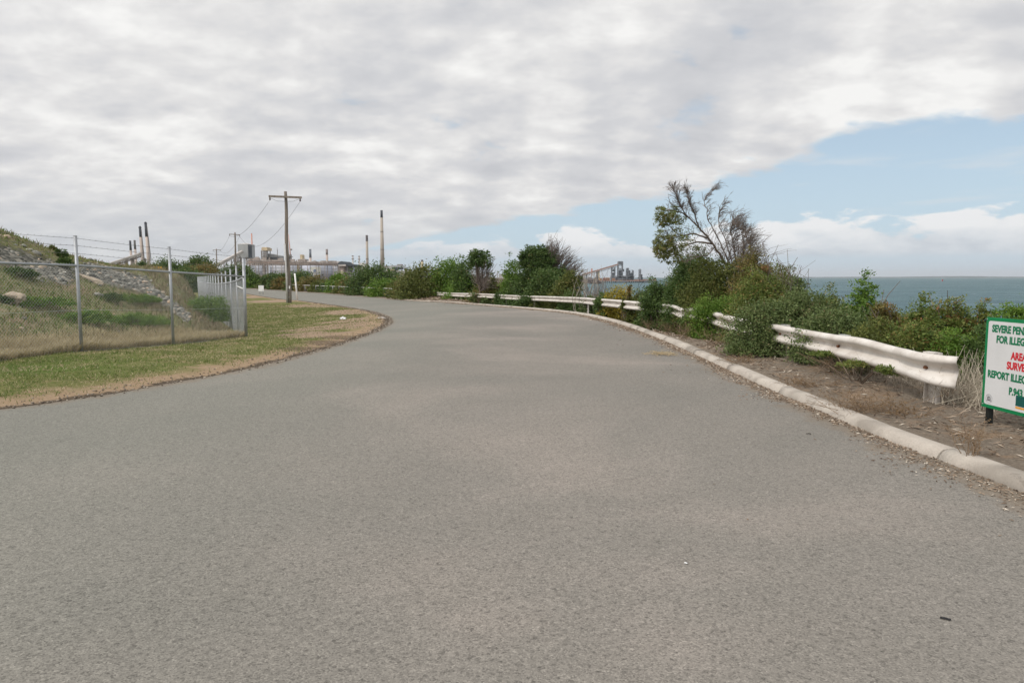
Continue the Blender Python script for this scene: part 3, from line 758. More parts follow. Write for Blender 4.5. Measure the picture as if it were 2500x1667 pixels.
def guardrail():
    M = mat_rail(); Mg = plain('grey_steel', (0.45, 0.45, 0.43), 0.6, 0.2)
    zt = lambda x, y: z0(x, y) + 0.70
    PX = [(2207, 818), (2157, 815), (2110, 808), (2056, 795), (1951, 775), (1880, 762), (1795, 747), (1740, 737), (1690, 728), (1608, 709), (1533, 698), (1450, 691.5),
          (1370, 685.5), (1290, 681.5), (1150, 676.5), (1060, 673), (992, 670.5)]
    P = np.array([solve(x, y, zt) for x, y in PX]); Q = resample(P, 0.06)
    root = empty('guardrail', (Q[0][0], Q[0][1], gz1(*Q[0])), 'dented white painted steel guardrail running along the kerb on the right, overgrown by bushes', 'guardrail')
    T_ = np.gradient(Q, axis=0); k_ = 15
    ker = np.ones(k_) / k_; T_ = np.stack([np.convolve(np.pad(T_[:, j], k_ // 2, 'edge'), ker, 'valid') for j in (0, 1)], 1); T_ /= np.linalg.norm(T_, axis=1)[:, None]
    NL = np.stack([-T_[:, 1], T_[:, 0]], 1)          # toward the road
    if NL[0][0] > 0: NL = -NL
    s_ = np.concatenate([[0], np.cumsum(np.linalg.norm(np.diff(Q, axis=0), axis=1))])
    prof = [(-0.002, 0.31), (0.03, 0.312), (0.066, 0.303), (0.088, 0.282), (0.094, 0.255), (0.088, 0.232), (0.052, 0.206), (0.014, 0.183), (0.0, 0.166), (-0.004, 0.155), (0.0, 0.144), (0.014, 0.127), (0.052, 0.104),
            (0.088, 0.078), (0.094, 0.055), (0.088, 0.03), (0.066, 0.007), (0.03, -0.002), (-0.002, 0.0)]
    L_ = 4.0; a = 0.0
    while a < s_[-1]:
        b_ = min(a + L_, s_[-1]); idx = np.where((s_ >= a - 0.16) & (s_ <= b_ + 0.02))[0]
        if len(idx) < 3: break
        lap = 0.008 * (int(round(a / L_)) % 2)
        V = []
        for i in idx:
            s = s_[i]; z = float(z0(*Q[i])) + 0.70 - 0.31
            dn = 0.010 * (fbm(np.array(s * 0.55), np.array(2.2), 6, 3) - 0.5) * 2
            tilt = 0.03 * (vnoise(np.array(s * 0.4), np.array(1.7), 13) - 0.5)
            drop = -0.07 * math.exp(-((s - 13.2) / 0.7) ** 2) + 0.010 * (vnoise(np.array(s * 0.5), np.array(4.1), 21) - 0.5)
            fl = max(0.0, 1 - s / 0.55)                # bent fishtail end
            d1 = math.exp(-((s - 1.15) / 0.28) ** 2); d2_ = math.exp(-((s - 2.1) / 0.5) ** 2)
            for (o, h) in prof:
                hh = h; oo = o
                if h > 0.15:
                    oo -= 0.035 * d1 * math.sin((h - 0.15) * 15) ; hh += 0.02 * d2_ - 0.012 * d1
                oo = oo * (1 - 0.55 * fl) + 0.04 * fl * math.cos(h * 24) + 0.09 * fl * fl
                hh = 0.155 + (hh - 0.155) * (1 + 0.10 * fl)
                if fl > 0.5 : hh -= 0.02 * (fl - .5) * math.cos(h * 20)
                oo += tilt * (h - 0.155) + float(dn) + lap
                V.append((Q[i][0] + NL[i][0] * oo, Q[i][1] + NL[i][1] * oo, z + hh + float(drop)))
        V = np.array(V); m_ = len(prof); n = len(idx)
        me = np_mesh('rail', V, [grid_faces(n, m_)], None, True)
        o = link_mesh('rail', me, M, root); md = o.modifiers.new('thickness', 'SOLIDIFY'); md.thickness = 0.004; md.offset = 0
        if a > 0:
            m = MB()
            for h_ in (0.03, 0.105, 0.205, 0.28):
                for ds in (-.10, .0):
                    i = int(np.argmin(abs(s_ - a - ds))); c = Q[i] + NL[i] * .045; z = float(z0(*Q[i])) + .39 + h_
                    m.tube([(c[0], c[1], z), (c[0] + NL[i][0] * .03, c[1] + NL[i][1] * .03, z)], .012, 8)
            m.build('splice_bolts', plain('bolt_grey', (.25, .2, .16), .8), root)['kind'] = 'stuff'
        a = b_
    # posts, block-outs and bolts
    def near(px, py):
        p = solve(px, py, zt); i = int(np.argmin(np.hypot(*(Q - p).T))); return i
    for k, (px, py) in enumerate([(2124, 811), (1930, 771), (1790, 747), (1644, 717), (1494, 694), (1346, 684), (1240, 679.5), (1160, 677), (1085, 674), (1035.6, 672), (995.5, 670.6)]):
        i = near(px, py); p = Q[i] - NL[i] * 0.005; ang = math.atan2(T_[i][1], T_[i][0]); g0 = gz1(*p); z = float(z0(*p))
        m = MB(); c = p - NL[i] * 0.12; hgt = z + 0.71 - g0 + 0.15
        for off_, w_, d_ in ((0.0, 0.16, 0.008), (-0.08, 0.008, 0.055), (0.08, 0.008, 0.055)):
            cc = c + T_[i] * off_ - NL[i] * (0.0 if abs(off_) < .01 else -0.03)
            m.box((cc[0], cc[1], g0 - 0.15 + hgt / 2), (w_, d_, hgt), ang)
        m.build('post', M, root)
        m = MB(); cc = p - NL[i] * 0.055; m.box((cc[0], cc[1], z + 0.55), (0.15, 0.09, 0.33), ang); m.build('spacer_block', Mg if k else M, root)
        m = MB(); cc = Q[i] + NL[i] * 0.0; m.tube([(cc[0], cc[1], z + 0.545), (cc[0] + NL[i][0] * 0.035, cc[1] + NL[i][1] * 0.035, z + 0.545)], [0.022, 0.018], 10)
        m.build('bolt', plain('rust', (0.16, 0.07, 0.035), 0.9), root)
    return Q, NL
RAILQ, RAILN = guardrail()
RPX = np.maximum.accumulate(project(np.stack([RAILQ[:, 0], RAILQ[:, 1], z0(RAILQ[:, 0], RAILQ[:, 1]) + .7], 1))[0][::-1])[::-1]

# ---- utility poles
M_timber = plain('weathered_timber', (0.205, 0.175, 0.145), 0.9, var=0.3, scale=7, streak=True, dirt=(0.32, 0.26, 0.21), dirt_amt=0.5)
M_iron = plain('iron_fittings', (0.10, 0.10, 0.10), 0.6, 0.4)
M_insul = plain('insulator', (0.10, 0.06, 0.045), 0.3)
M_cable = plain('cable', (0.12, 0.12, 0.125), 0.6)
def pole(px, pb, ptop, d, arm_px, label, rb, lean=0.0, near=False, zb=None):
    b = at(px, pb, d); t = at(ptop[0], ptop[1], d); zb = float(z0(b[0], b[1])) if zb is None else zb
    root = empty('utility_pole', (b[0], b[1], zb), label, 'utility pole', 'timber utility poles along the road')
    base = np.array([b[0], b[1], zb - 0.3]); top = np.array([t[0], t[1], t[2]])
    m = MB(); n = 10; pts = [base + (top - base) * k / n + np.array([0.05 * math.sin(k * 0.9), 0, 0]) * (d / 60 if near else 0.5) for k in range(n + 1)]
    m.tube(pts, np.linspace(rb, rb * 0.62, n + 1), 14); m.build('pole', M_timber, root)
    (ax0, ay0), (ax1, ay1) = arm_px
    A0 = at(ax0, ay0, d - rb - 0.05); A1 = at(ax1, ay1, d - rb - 0.05)
    m = MB(); m.beam(A0, A1, 0.13, 0.16); arm = m.build('crossarm', M_timber, root)
    tips = []
    for q in (A0 + (A1 - A0) * 0.03, A0 + (A1 - A0) * 0.95):
        m = MB(); m.tube([q + [0, 0, -0.08], q + [0, 0, -0.14], q + [0, 0, -0.2], q + [0, 0, -0.27], q + [0, 0, -0.33]], [0.02, 0.075, 0.05, 0.08, 0.03], 10); m.build('insulator', M_insul, root)
        tips.append(q + np.array([0, 0, -0.33]))
    return root, tips, b, zb
r1, tips1, b1, zb1 = pole(664.5, 694, (655, 440), 60, [(617.5, 451), (693, 454)], 'tall weathered timber power pole with one crossarm standing on the grass verge', 0.19, near=True)
# conduit, bands and tags of the near pole
m = MB(); p = at(659.5, 694, 59.7); t_ = at(654.2, 560, 59.75); m.tube([(p[0], p[1], zb1 - 0.1), (p[0] * .999, p[1], p[2] + 2), t_], 0.075, 10); m.build('conduit', plain('grey_conduit', (0.45, 0.44, 0.42), 0.6), r1)
for y_ in (668, 682.5):
    m = MB(); q = at(663.2 + (y_ - 668) * .03, y_, 60); m.tube([q - [0, 0, 0.03], q + [0, 0, 0.03]], 0.205, 14, False); m.build('band', M_galv, r1)
for y_ in (658.3, 661.8):
    m = MB(); q = at(664.8, y_, 59.72); m.box(q, (0.10, 0.02, 0.10)); m.build('number_plate', plain('plate_white', (0.8, 0.8, 0.78), 0.5), r1)
m = MB(); A = at(619, 454.5, 59.7); Bm = at(655, 463, 59.8); Cc = at(691, 456, 59.7)
m.tube([A, (A + Bm) / 2 + [0, 0, -0.12], Bm], 0.012, 5); m.tube([Bm, (Cc + Bm) / 2 + [0, 0, -0.12], Cc], 0.012, 5); m.build('jumper_wire', M_cable, r1)
r2, tips2, b2, zb2 = pole(543, 650, (539.5, 534), 150, [(526.5, 538), (551.5, 539.5)], 'second timber power pole rising behind the far end of the fence, beside the grey silo', 0.24)
r3, tips3, b3, zb3 = pole(499, 652, (497, 571.5), 235, [(489, 574.5), (507, 574)], 'farthest timber power pole, small, in front of the dark trees beyond the fence', 0.24)
def span(a, b, sag, r, label):
    pts = [a + (b - a) * t + np.array([0, 0, -4 * sag * t * (1 - t)]) for t in np.linspace(0, 1, 26)]
    rad = [r * np.linalg.norm(p - np.array([0, 0, CAMH])) / 60 for p in pts]
    m = MB(); m.tube(pts, rad, 5, smooth=False); o = m.build('power_line', M_cable); tag(o, label, 'power line', 'power lines between the poles')
span(tips1[0], tips2[0], 1.2, 0.011, 'power line from the left end of the nearest pole crossarm to the second pole')
span(tips1[1], tips2[1], 2.9, 0.011, 'sagging power line from the right end of the nearest pole crossarm to the second pole')
span(tips2[0], tips3[0], 1.6, 0.008, 'power line from the left end of the second pole crossarm to the farthest pole')
span(tips2[1], tips3[1], 1.9, 0.008, 'power line from the right end of the second pole crossarm to the farthest pole')

# ---- leaning white marker post
m = MB(); b = at(683.5, 687.5, 66); zb = float(z0(b[0], b[1])); t_ = at(677, 628, 66)
m.tube([(b[0], b[1], b[2] - 0.2), t_], 0.075, 10)
tag(m.build('marker_post', plain('white_paint', (0.80, 0.79, 0.76), 0.5)), 'thin white marker post leaning left at the road edge beside the big pole', 'marker post')
# ---- small white sign board
def board(name, label, x0, x1, yt, yb, d, mat, leg_to, cat='sign'):
    A = at(x0, yt, d); B = at(x1, yb, d)
    root = empty(name, ((A[0] + B[0]) / 2, A[1], leg_to), label, cat)
    m = MB(); m.box(((A[0] + B[0]) / 2, A[1], (A[2] + B[2]) / 2), (B[0] - A[0], 0.06, A[2] - B[2])); m.build('panel', mat, root)
    for t in (0.2, 0.8):
        m = MB(); x = A[0] + (B[0] - A[0]) * t; m.tube([(x, A[1] + 0.08, leg_to - 0.1), (x, A[1] + 0.08, A[2] - 0.05)], 0.04, 8); m.build('leg', M_galv, root)
    return root, A, B
board('road_sign', 'small white blank board standing at the far edge of the road before the low fence', 593.5, 606, 655.5, 669, 92, plain('board_white', (0.72, 0.72, 0.69), 0.6), -0.7)
M_yel = plain('sign_yellow', (0.72, 0.38, 0.03), 0.5, var=0.05)
ys, yA, yB = board('safety_sign', 'orange yellow safety sign with dark lettering beyond the chain link fence', 349, 372.5, 613, 626, 75, M_yel, -0.7)

def text_mesh(body, size, xscale, bold, extr=0.0006, align='LEFT'):
    cu = bpy.data.curves.new('t', 'FONT'); cu.body = body; cu.size = size; cu.offset = bold; cu.extrude = extr; cu.align_x = align; cu.resolution_u = 3
    ob = bpy.data.objects.new('t', cu); COL.objects.link(ob); bpy.context.view_layer.update()
    dg = bpy.context.evaluated_depsgraph_get(); me = bpy.data.meshes.new_from_object(ob.evaluated_get(dg))
    bpy.data.objects.remove(ob, do_unlink=True); me.transform(Matrix.Diagonal((xscale, 1, 1, 1))); return me
def put_text(name, body, M, mat, parent, size, xs, bold, align='LEFT'):
    me = text_mesh(body, size, xs, bold, align=align); me.transform(M); return link_mesh(name, me, mat, parent)
Mt = Matrix.Translation(((yA[0] + yB[0]) / 2, yA[1] - 0.04, yB[2] + (yA[2] - yB[2]) * 0.30)) @ Matrix.Rotation(R(90), 4, 'X')
put_text('lettering', 'SAFETY', Mt, plain('sign_ink', (0.10, 0.06, 0.03), 0.6), ys, 0.42, 0.62, 0.008, 'CENTER')

# ---- the warning sign at the right edge
def warning_sign():
    p0 = at(2262.5, 959, 6.75); g0 = gz1(p0[0], p0[1]); top = at(2265.8, 728.4, 6.75)[2]; bot = at(2254.5, 933.5, 6.75)[2]
    yd = -1.0; W_ = 1.0; H_ = top - bot
    X0 = p0[0] - 0.012
    dirv = np.array([0.045, -1.0]); dirv /= np.linalg.norm(dirv); nrm_ = np.array([-1.0, -0.045]); nrm_ /= np.linalg.norm(nrm_)
    root = empty('warning_sign', (p0[0], p0[1], g0), 'white dumping warning sign with green border and green and red lettering', 'sign')
    def w(u, v, o=0.0):
        return Vector((X0 + dirv[0] * u + nrm_[0] * o, p0[1] + 0.03 + dirv[1] * u + nrm_[1] * o, bot + v))
    def slab(mb, u0, u1, v0, v1, o0, o1):
        pts = [w(u, v, o) for o in (o0, o1) for (u, v) in ((u0, v0), (u1, v0), (u1, v1), (u0, v1))]
        mb._add(pts, [(3, 2, 1, 0), (4, 5, 6, 7), (0, 1, 5, 4), (1, 2, 6, 5), (2, 3, 7, 6), (3, 0, 4, 7)])
    Mgreen = plain('sign_green', srgb(10, 118, 70), 0.4, var=0.05); Mwhite = plain('sign_white', (0.60, 0.60, 0.60), 0.45, var=0.04)
    m = MB(); slab(m, 0, W_, 0, H_, 0, 0.012); m.build('border', Mgreen, root)
    # white face with rounded corners
    r = 0.022; e = 0.034; pts = []
    for (cu, cv, a0) in ((W_ - e - r, H_ - e - r, 0), (e + r, H_ - e - r, 90), (e + r, e + r, 180), (W_ - e - r, e + r, 270)):
        for k in range(7):
            a = R(a0 + 15 * k); pts.append(w(cu + r * math.cos(a), cv + r * math.sin(a), 0.0135))
    m = MB(); n = len(pts); back = [p + Vector((-nrm_[0], -nrm_[1], 0)) * 0.001 for p in pts]
    m._add(pts + back, [tuple(range(n)), tuple(range(2 * n - 1, n - 1, -1))] + [(i, i + n, (i + 1) % n + n, (i + 1) % n) for i in range(n)]); m.build('face', Mwhite, root)
    def frame(u, v, o=0.0146):
        o_ = w(u, v, o); x = Vector((dirv[0], dirv[1], 0)); z = Vector((0, 0, 1)); nn = Vector((nrm_[0], nrm_[1], 0))
        return Matrix(((x.x, z.x, nn.x, o_.x), (x.y, z.y, nn.y, o_.y), (x.z, z.z, nn.z, o_.z), (0, 0, 0, 1)))
    ink = plain('ink_green', srgb(20, 110, 75), 0.5, var=0.04); red = plain('ink_red', srgb(190, 40, 50), 0.5, var=0.04)
    U = lambda px, py: None
    # (text, left start in metres, baseline as fraction of the height, ink)
    rows_ = [('SEVERE PENALTIES', 0.085, 0.846, ink), ('FOR ILLEGAL DUMPING', 0.148, 0.733, ink), ('AREA UNDER', 0.345, 0.575, red), ('SURVEILLANCE', 0.300, 0.468, red),
            ('REPORT ILLEGAL DUMPING', 0.062, 0.345, ink), ('P.943', 0.345, 0.20, ink)]
    for txt, u, v, mt in rows_:
        put_text('lettering', txt, frame(u, v * H_), mt, root, 0.094, 0.80, 0.0045)
    # round crest, bottom left
    mk = plain('crest_grey', (0.10, 0.10, 0.11), 0.6); ml = plain('crest_pale', (0.38, 0.38, 0.39), 0.6)
    cu, cv = 0.098, 0.105 * H_ 
    def line(mb, pts2, th):
        for a, b in zip(pts2[:-1], pts2[1:]):
            dx, dy = b[0] - a[0], b[1] - a[1]; l = math.hypot(dx, dy) + 1e-9; nx, ny = -dy / l * th / 2, dx / l * th / 2
            mb.quad(w(a[0] + nx, a[1] + ny, 0.0155), w(b[0] + nx, b[1] + ny, 0.0155), w(b[0] - nx, b[1] - ny, 0.0155), w(a[0] - nx, a[1] - ny, 0.0155))
    m = MB(); ring = [(cu + 0.042 * math.cos(R(a)), cv + 0.042 * math.sin(R(a))) for a in range(0, 361, 15)]; line(m, ring, 0.004)
    ring = [(cu + 0.034 * math.cos(R(a)), cv + 0.034 * math.sin(R(a))) for a in range(20, 161, 12)]; line(m, ring, 0.003); m.build('crest_ring', ml, root)
    m = MB()
    for s_ in (-1, 1):
        line(m, [(cu + s_ * 0.020, cv - 0.018), (cu + s_ * 0.021, cv + 0.004), (cu + s_ * 0.014, cv + 0.014), (cu + s_ * 0.008, cv + 0.020)], 0.006)
        line(m, [(cu + s_ * 0.012, cv - 0.016), (cu + s_ * 0.008, cv + 0.006)], 0.004)
    line(m, [(cu - 0.008, cv + 0.005), (cu, cv + 0.012), (cu + 0.008, cv + 0.005)], 0.006); line(m, [(cu, cv - 0.018), (cu, cv - 0.006)], 0.012)
    line(m, [(cu - 0.03, cv - 0.020), (cu + 0.03, cv - 0.020)], 0.004); line(m, [(cu - 0.01, cv + 0.024), (cu - 0.004, cv + 0.018), (cu + 0.004, cv + 0.018), (cu + 0.01, cv + 0.024)], 0.004)
    m.build('crest', mk, root)
    # dark green plate with amber foot
    u0 = 0.435; m = MB(); slab(m, u0, u0 + 0.14, 0.055 * H_ + 0.035, 0.055 * H_ + 0.135, 0.0137, 0.0147); m.build('logo_plate', plain('plate_dark', srgb(20, 80, 75), 0.5), root)
    m = MB(); slab(m, u0, u0 + 0.14, 0.055 * H_ + 0.012, 0.055 * H_ + 0.030, 0.0137, 0.0147); m.build('logo_stripe', plain('plate_amber', srgb(215, 150, 55), 0.5), root)
    for u in (0.06, W_ - 0.06):
        q = w(u, 0, -0.030); m = MB(); m.box((q[0], q[1], g0 + (top - 0.05 - g0) / 2 - 0.1), (0.045, 0.045, top - 0.05 - g0 + 0.2), math.atan2(dirv[1], dirv[0])); m.build('post', plain('black_post', (0.012, 0.014, 0.013), 0.5), root)
    for (u, v) in ((0.012, H_ - 0.02), (0.02, 0.03), (W_ - 0.015, H_ - 0.02), (W_ - 0.015, 0.02)):
        m = MB(); a = w(u, v, 0.010); b_ = w(u, v, 0.017); m.tube([a, b_], 0.006, 8); m.build('screw', M_galv, root)
warning_sign()
# ================================================================== vegetation
def rdir(n, rng):
    v = rng.normal(size=(n, 3)); return v / np.linalg.norm(v, axis=1)[:, None]
def leaves_at(P, size, rng, out=None, asp=0.45, varb=None, up=0.35, droop=0.0):
    """one folded leaf per point"""
    n = len(P)
    ax = rdir(n, rng); ax[:, 2] = ax[:, 2] * 0.7 - droop
    if out is not None: ax += out * 0.6
    ax /= np.linalg.norm(ax, axis=1)[:, None]
    nm = rdir(n, rng); nm[:, 2] += up
    if out is not None: nm += out * 0.5
    sd_ = np.cross(ax, nm); sd_ /= (np.linalg.norm(sd_, axis=1)[:, None] + 1e-9); nm = np.cross(sd_, ax)
    L_ = size * rng.uniform(0.6, 1.35, n)[:, None]; W_ = L_ * asp * 0.5
    V = np.stack([P, P + ax * L_ * 0.45 + sd_ * W_ + nm * L_ * 0.06, P + ax * L_, P + ax * L_ * 0.45 - sd_ * W_ + nm * L_ * 0.06], 1).reshape(-1, 3)
    Fq = np.arange(n * 4).reshape(-1, 4)
    var = rng.normal(0, 0.16, n) + (0.45 if varb is None else varb)
    return V, Fq, np.repeat(np.clip(var, 0, 1), 4)
VEG_SCALE = 1.0
def crown(center, W, D, H, n, size, rng, nlobe=9, flat=0.0, asp=0.45, sprig=0.10, droop=0.0, full=False):
    """leaf positions of a lumpy crown standing on center (base)"""
    ncl = int(min(520, max(70, n / 30))); dd = rdir(ncl, rng)
    if not full: dd[:, 2] = np.abs(dd[:, 2])
    # lumpy super-ellipsoid shell: a few soft lobes push the outline in and out
    pw = 2.35; nn_ = (np.abs(dd) ** pw).sum(1) ** (1 / pw); rad = rng.uniform(0.50, 1.0, ncl) ** 0.55 if not full else rng.uniform(0.08, 1.0, ncl) ** 0.5
    lob = rdir(nlobe * 2, rng); 
    if not full: lob[:, 2] = np.abs(lob[:, 2])
    la = rng.uniform(-0.30, 0.10, nlobe * 2); infl = np.zeros(ncl)
    for q_, a_ in zip(lob, la): infl += a_ * np.exp(-((1 - dd @ q_) / 0.10))
    C = dd / nn_[:, None] * (rad * (1 + np.clip(infl, -.38, .12)))[:, None]
    C /= np.percentile(np.linalg.norm(C, axis=1), 97)
    sp = (rng.random(ncl) < sprig) & (dd[:, 2] > .2); C[sp] *= rng.uniform(1.02, 1.20, (sp.sum(), 1))
    if not full:
        low = rng.random(ncl) < 0.18; C[low, 2] *= 0.3
    C = C * np.array([W, D, H if not full else H]) ; cl = rng.normal(0.47, 0.17, ncl)
    k = rng.integers(0, ncl, n); spread = rng.uniform(0.06, 0.15, ncl)[k] * min(W, H) * (1.25 if size > .12 else 1.0) 
    P = C[k] + rng.normal(size=(n, 3)) * spread[:, None] * np.array([1, 1, 0.75])
    out = P / (np.linalg.norm(P / np.array([W, D, H]), axis=1)[:, None] * np.array([W, D, H]) + 1e-6); out /= (np.linalg.norm(out, axis=1)[:, None] + 1e-9)
    if not full: P[:, 2] = np.where(P[:, 2] < 0.01, rng.uniform(0.0, 0.12, n) * H, P[:, 2])
    V, Fq, var = leaves_at(P + np.asarray(center), size, rng, out, asp, cl[k], droop=droop)
    return V, Fq, var, C + np.asarray(center)
def stems_mesh(name, base, C, r, mat, parent, rng, k=9, sag=0.15):
    m = MB(); idx = rng.choice(len(C), min(k, len(C)), replace=False)
    for i in idx:
        b = np.asarray(base) + np.array([rng.normal(0, r * 3), rng.normal(0, r * 3), -0.05]); e = C[i]; mid = b + (e - b) * 0.5 + rng.normal(0, 0.06, 3) * np.linalg.norm(e - b) + np.array([0, 0, sag * np.linalg.norm(e - b)])
        m.tube([b, b + (mid - b) * 0.5, mid, mid + (e - mid) * .6 + rng.normal(0, .03, 3), e], [r, r * .8, r * .6, r * .4, r * .2], 5, smooth=True)
    return m.build(name, mat, parent)
NB = [0]
def bush(label, px, yt, hw, d, kind, group=None, surf=None, leaf=None, dens=1.0, dr=0.75, cat='bush', name='coastal_bush', lobes=7, asp=0.45, sprig=0.05, twigs=0, zlow=None, droop=0.0):
    NB[0] += 1; rng = np.random.default_rng(1000 + NB[0]); hw = hw * (1.5 if group in (GB, GF, GT, GE) and 'swallowing' not in label and 'thin upright' not in label and 'alone' not in label else 1.15)
    if surf is None and group in (GB, GF):       # keep the foot of the shrub off the road and behind the rail
        for _ in range(60):
            t = at(px, yt, d); wr = hw * S * d / F
            if group == GF or px < 985: ok_ = polydist(np.array([t[0]]), np.array([t[1]]), KR)[0] >= (.8 if 'road edge' in label or 'start of the kerb' in label or px > 940 else 1.75) + .60 * wr * dr
            else:
                o__ = polydist(np.array([t[0]]), np.array([t[1]]), RAILQ[::3])[0]
                ok_ = o__ >= (-.10 if 'swallowing' in label else (.12 if 'over the rail' in label or 'spilling' in label else (.45 if px < 1350 else .15) + .66 * wr * dr))
            if ok_: break
            d *= 1.015
    t = at(px, yt, d); gz = float(surf(np.array([t[0]]), np.array([t[1]]))[0]) if surf else gz1(t[0], t[1])
    if zlow is not None: gz = zlow
    W = hw * S * d / F; H = max(0.25, (t[2] - gz) * (1.05 if group in (GB, GF) else 1.0)); size = leaf or max(0.045, 0.0030 * d)
    n = int(min(42000, max(2200, dens * VEG_SCALE * 11 * (2 * W) * H * 0.8 / (size * size * asp * 0.62))))
    root = empty(name, (t[0], t[1], gz), label, cat, group)
    V, Fq, var, C = crown((t[0], t[1], gz), W, W * dr, H, n, size, rng, lobes, asp=asp, sprig=sprig, droop=droop)
    link_mesh('foliage', np_mesh('foliage', V, [Fq], dict(var=var)), LEAF[kind], root)
    if d < 60: stems_mesh('stem', (t[0], t[1], gz), C, 0.012 + 0.012 * min(H, 3), M_bark, root, rng, 9 if d > 25 else 16)
    if twigs:
        m = MB()
        for i in range(twigs):
            c = C[rng.integers(len(C))]; L_ = H * rng.uniform(0.15, 0.38); dv = np.array([rng.normal(0, 0.35), rng.normal(0, 0.35), 1.0]); dv /= np.linalg.norm(dv)
            m.tube([c, c + dv * L_ * .5 + rng.normal(0, .03, 3) * L_, c + dv * L_ + rng.normal(0, .1, 3) * L_], [0.006 + .0002 * d, 0.005 + .00015 * d, 0.003 + .0001 * d], 4, cap=False, smooth=False)
        m.build('twigs', M_deadwood, root)['kind'] = 'stuff'
    return root

GB = 'bushes behind the guardrail'; GF = 'shrubs along the far road edge'; GT = 'trees beyond the chain link fence'; GE = 'green patches on the embankment'
# far shrubs beyond the bend
for a in [
 ('dark round shrub at the far left below the leftmost grey tank', 582, 628, 15, 142, 'dark'),
 ('dark shrub standing below the gap between the first two grey tanks', 617, 627, 14, 132, 'dark'),
 ('taller dark shrub just left of the big power pole in front of the tank', 643, 622.5, 17, 126, 'dark'),
 ('low bright green shrub behind the small white board', 590, 641, 26, 104, 'bright'),
 ('low green shrub behind the low fence, between white board and big pole', 625, 642, 22, 100, 'olive'),
 ('low olive shrub touching the left side of the big power pole', 652, 640, 18, 96, 'rusty'),
 ('green shrub just right of the leaning white marker post', 690, 625, 24, 90, 'dark'),
 ('reddish brown wide shrub below the white tank sign', 719, 634, 26, 86, 'rusty'),
 ('small bright shrub between marker post and the bend, in front of the fence', 729, 655, 11, 76, 'bright'),
 ('yellowish green shrub right of the reddish brown shrub', 742, 644, 20, 80, 'olive'),
 ('bright green upright shrub in front of the grey silo building', 775, 624.5, 19, 76, 'bright'),
 ('dull brown half dead shrub beside the bright upright shrub', 806, 634, 19, 72, 'rusty'),
 ('low green shrub below the dull brown shrub, behind the low fence', 800, 648, 26, 66, 'olive'),
 ('low dark shrub in the row between upright shrub and bend', 762, 651, 20, 70, 'dark'),
 ('large dark dome shaped shrub below the tallest chimney', 862, 607.5, 44, 70, 'dark'),
 ('mid green shrub growing against the left flank of the large dome shrub', 842, 624, 20, 62, 'olive'),
 ('bright yellow green shrub at the road edge under the tallest chimney', 880, 640, 27, 57, 'bright'),
 ('low dark shrub left of the bright yellow green one', 848, 652, 24, 58, 'dark'),
 ('olive low shrub right of the bright yellow green one', 912, 641, 20, 56, 'olive'),
 ('olive shrub below the short pale chimney', 944, 631, 24, 54, 'rusty'),
 ('low dark shrub at the start of the kerb', 925, 655, 26, 53, 'olive'),
]: bush(a[0], *a[1:], group=GF, dens=0.9)
for a in [
 ('big rounded tree right behind the second front post of the fence', 396, 588, 36, 135, 'dark'),
 ('tree with raised crown, right of the big rounded one', 459, 583, 28, 140, 'dark'),
 ('brownish lower tree in front of the raised crown', 470, 601, 32, 118, 'rusty'),
 ('dark bushy tree under the head of the left conveyor', 328, 597, 19, 110, 'dark'),
 ('small low tree just right of the conveyor head tree', 358, 605, 18, 112, 'olive'),
 ('tiny tree at the foot of the left conveyor gallery', 244, 600, 13, 120, 'dark'),
 ('dark tree seen between fence posts, in front of the silo', 541, 605, 28, 155, 'dark'),
 ('dark low tree beside the end of the embankment', 510, 612, 22, 150, 'dark'),
 ('low dark thicket tree at the foot of the rounded tree', 425, 610, 40, 105, 'dark'),
]: bush(a[0], *a[1:], group=GT, dens=1.1, cat='tree', name='broadleaf_tree', zlow=-0.7)

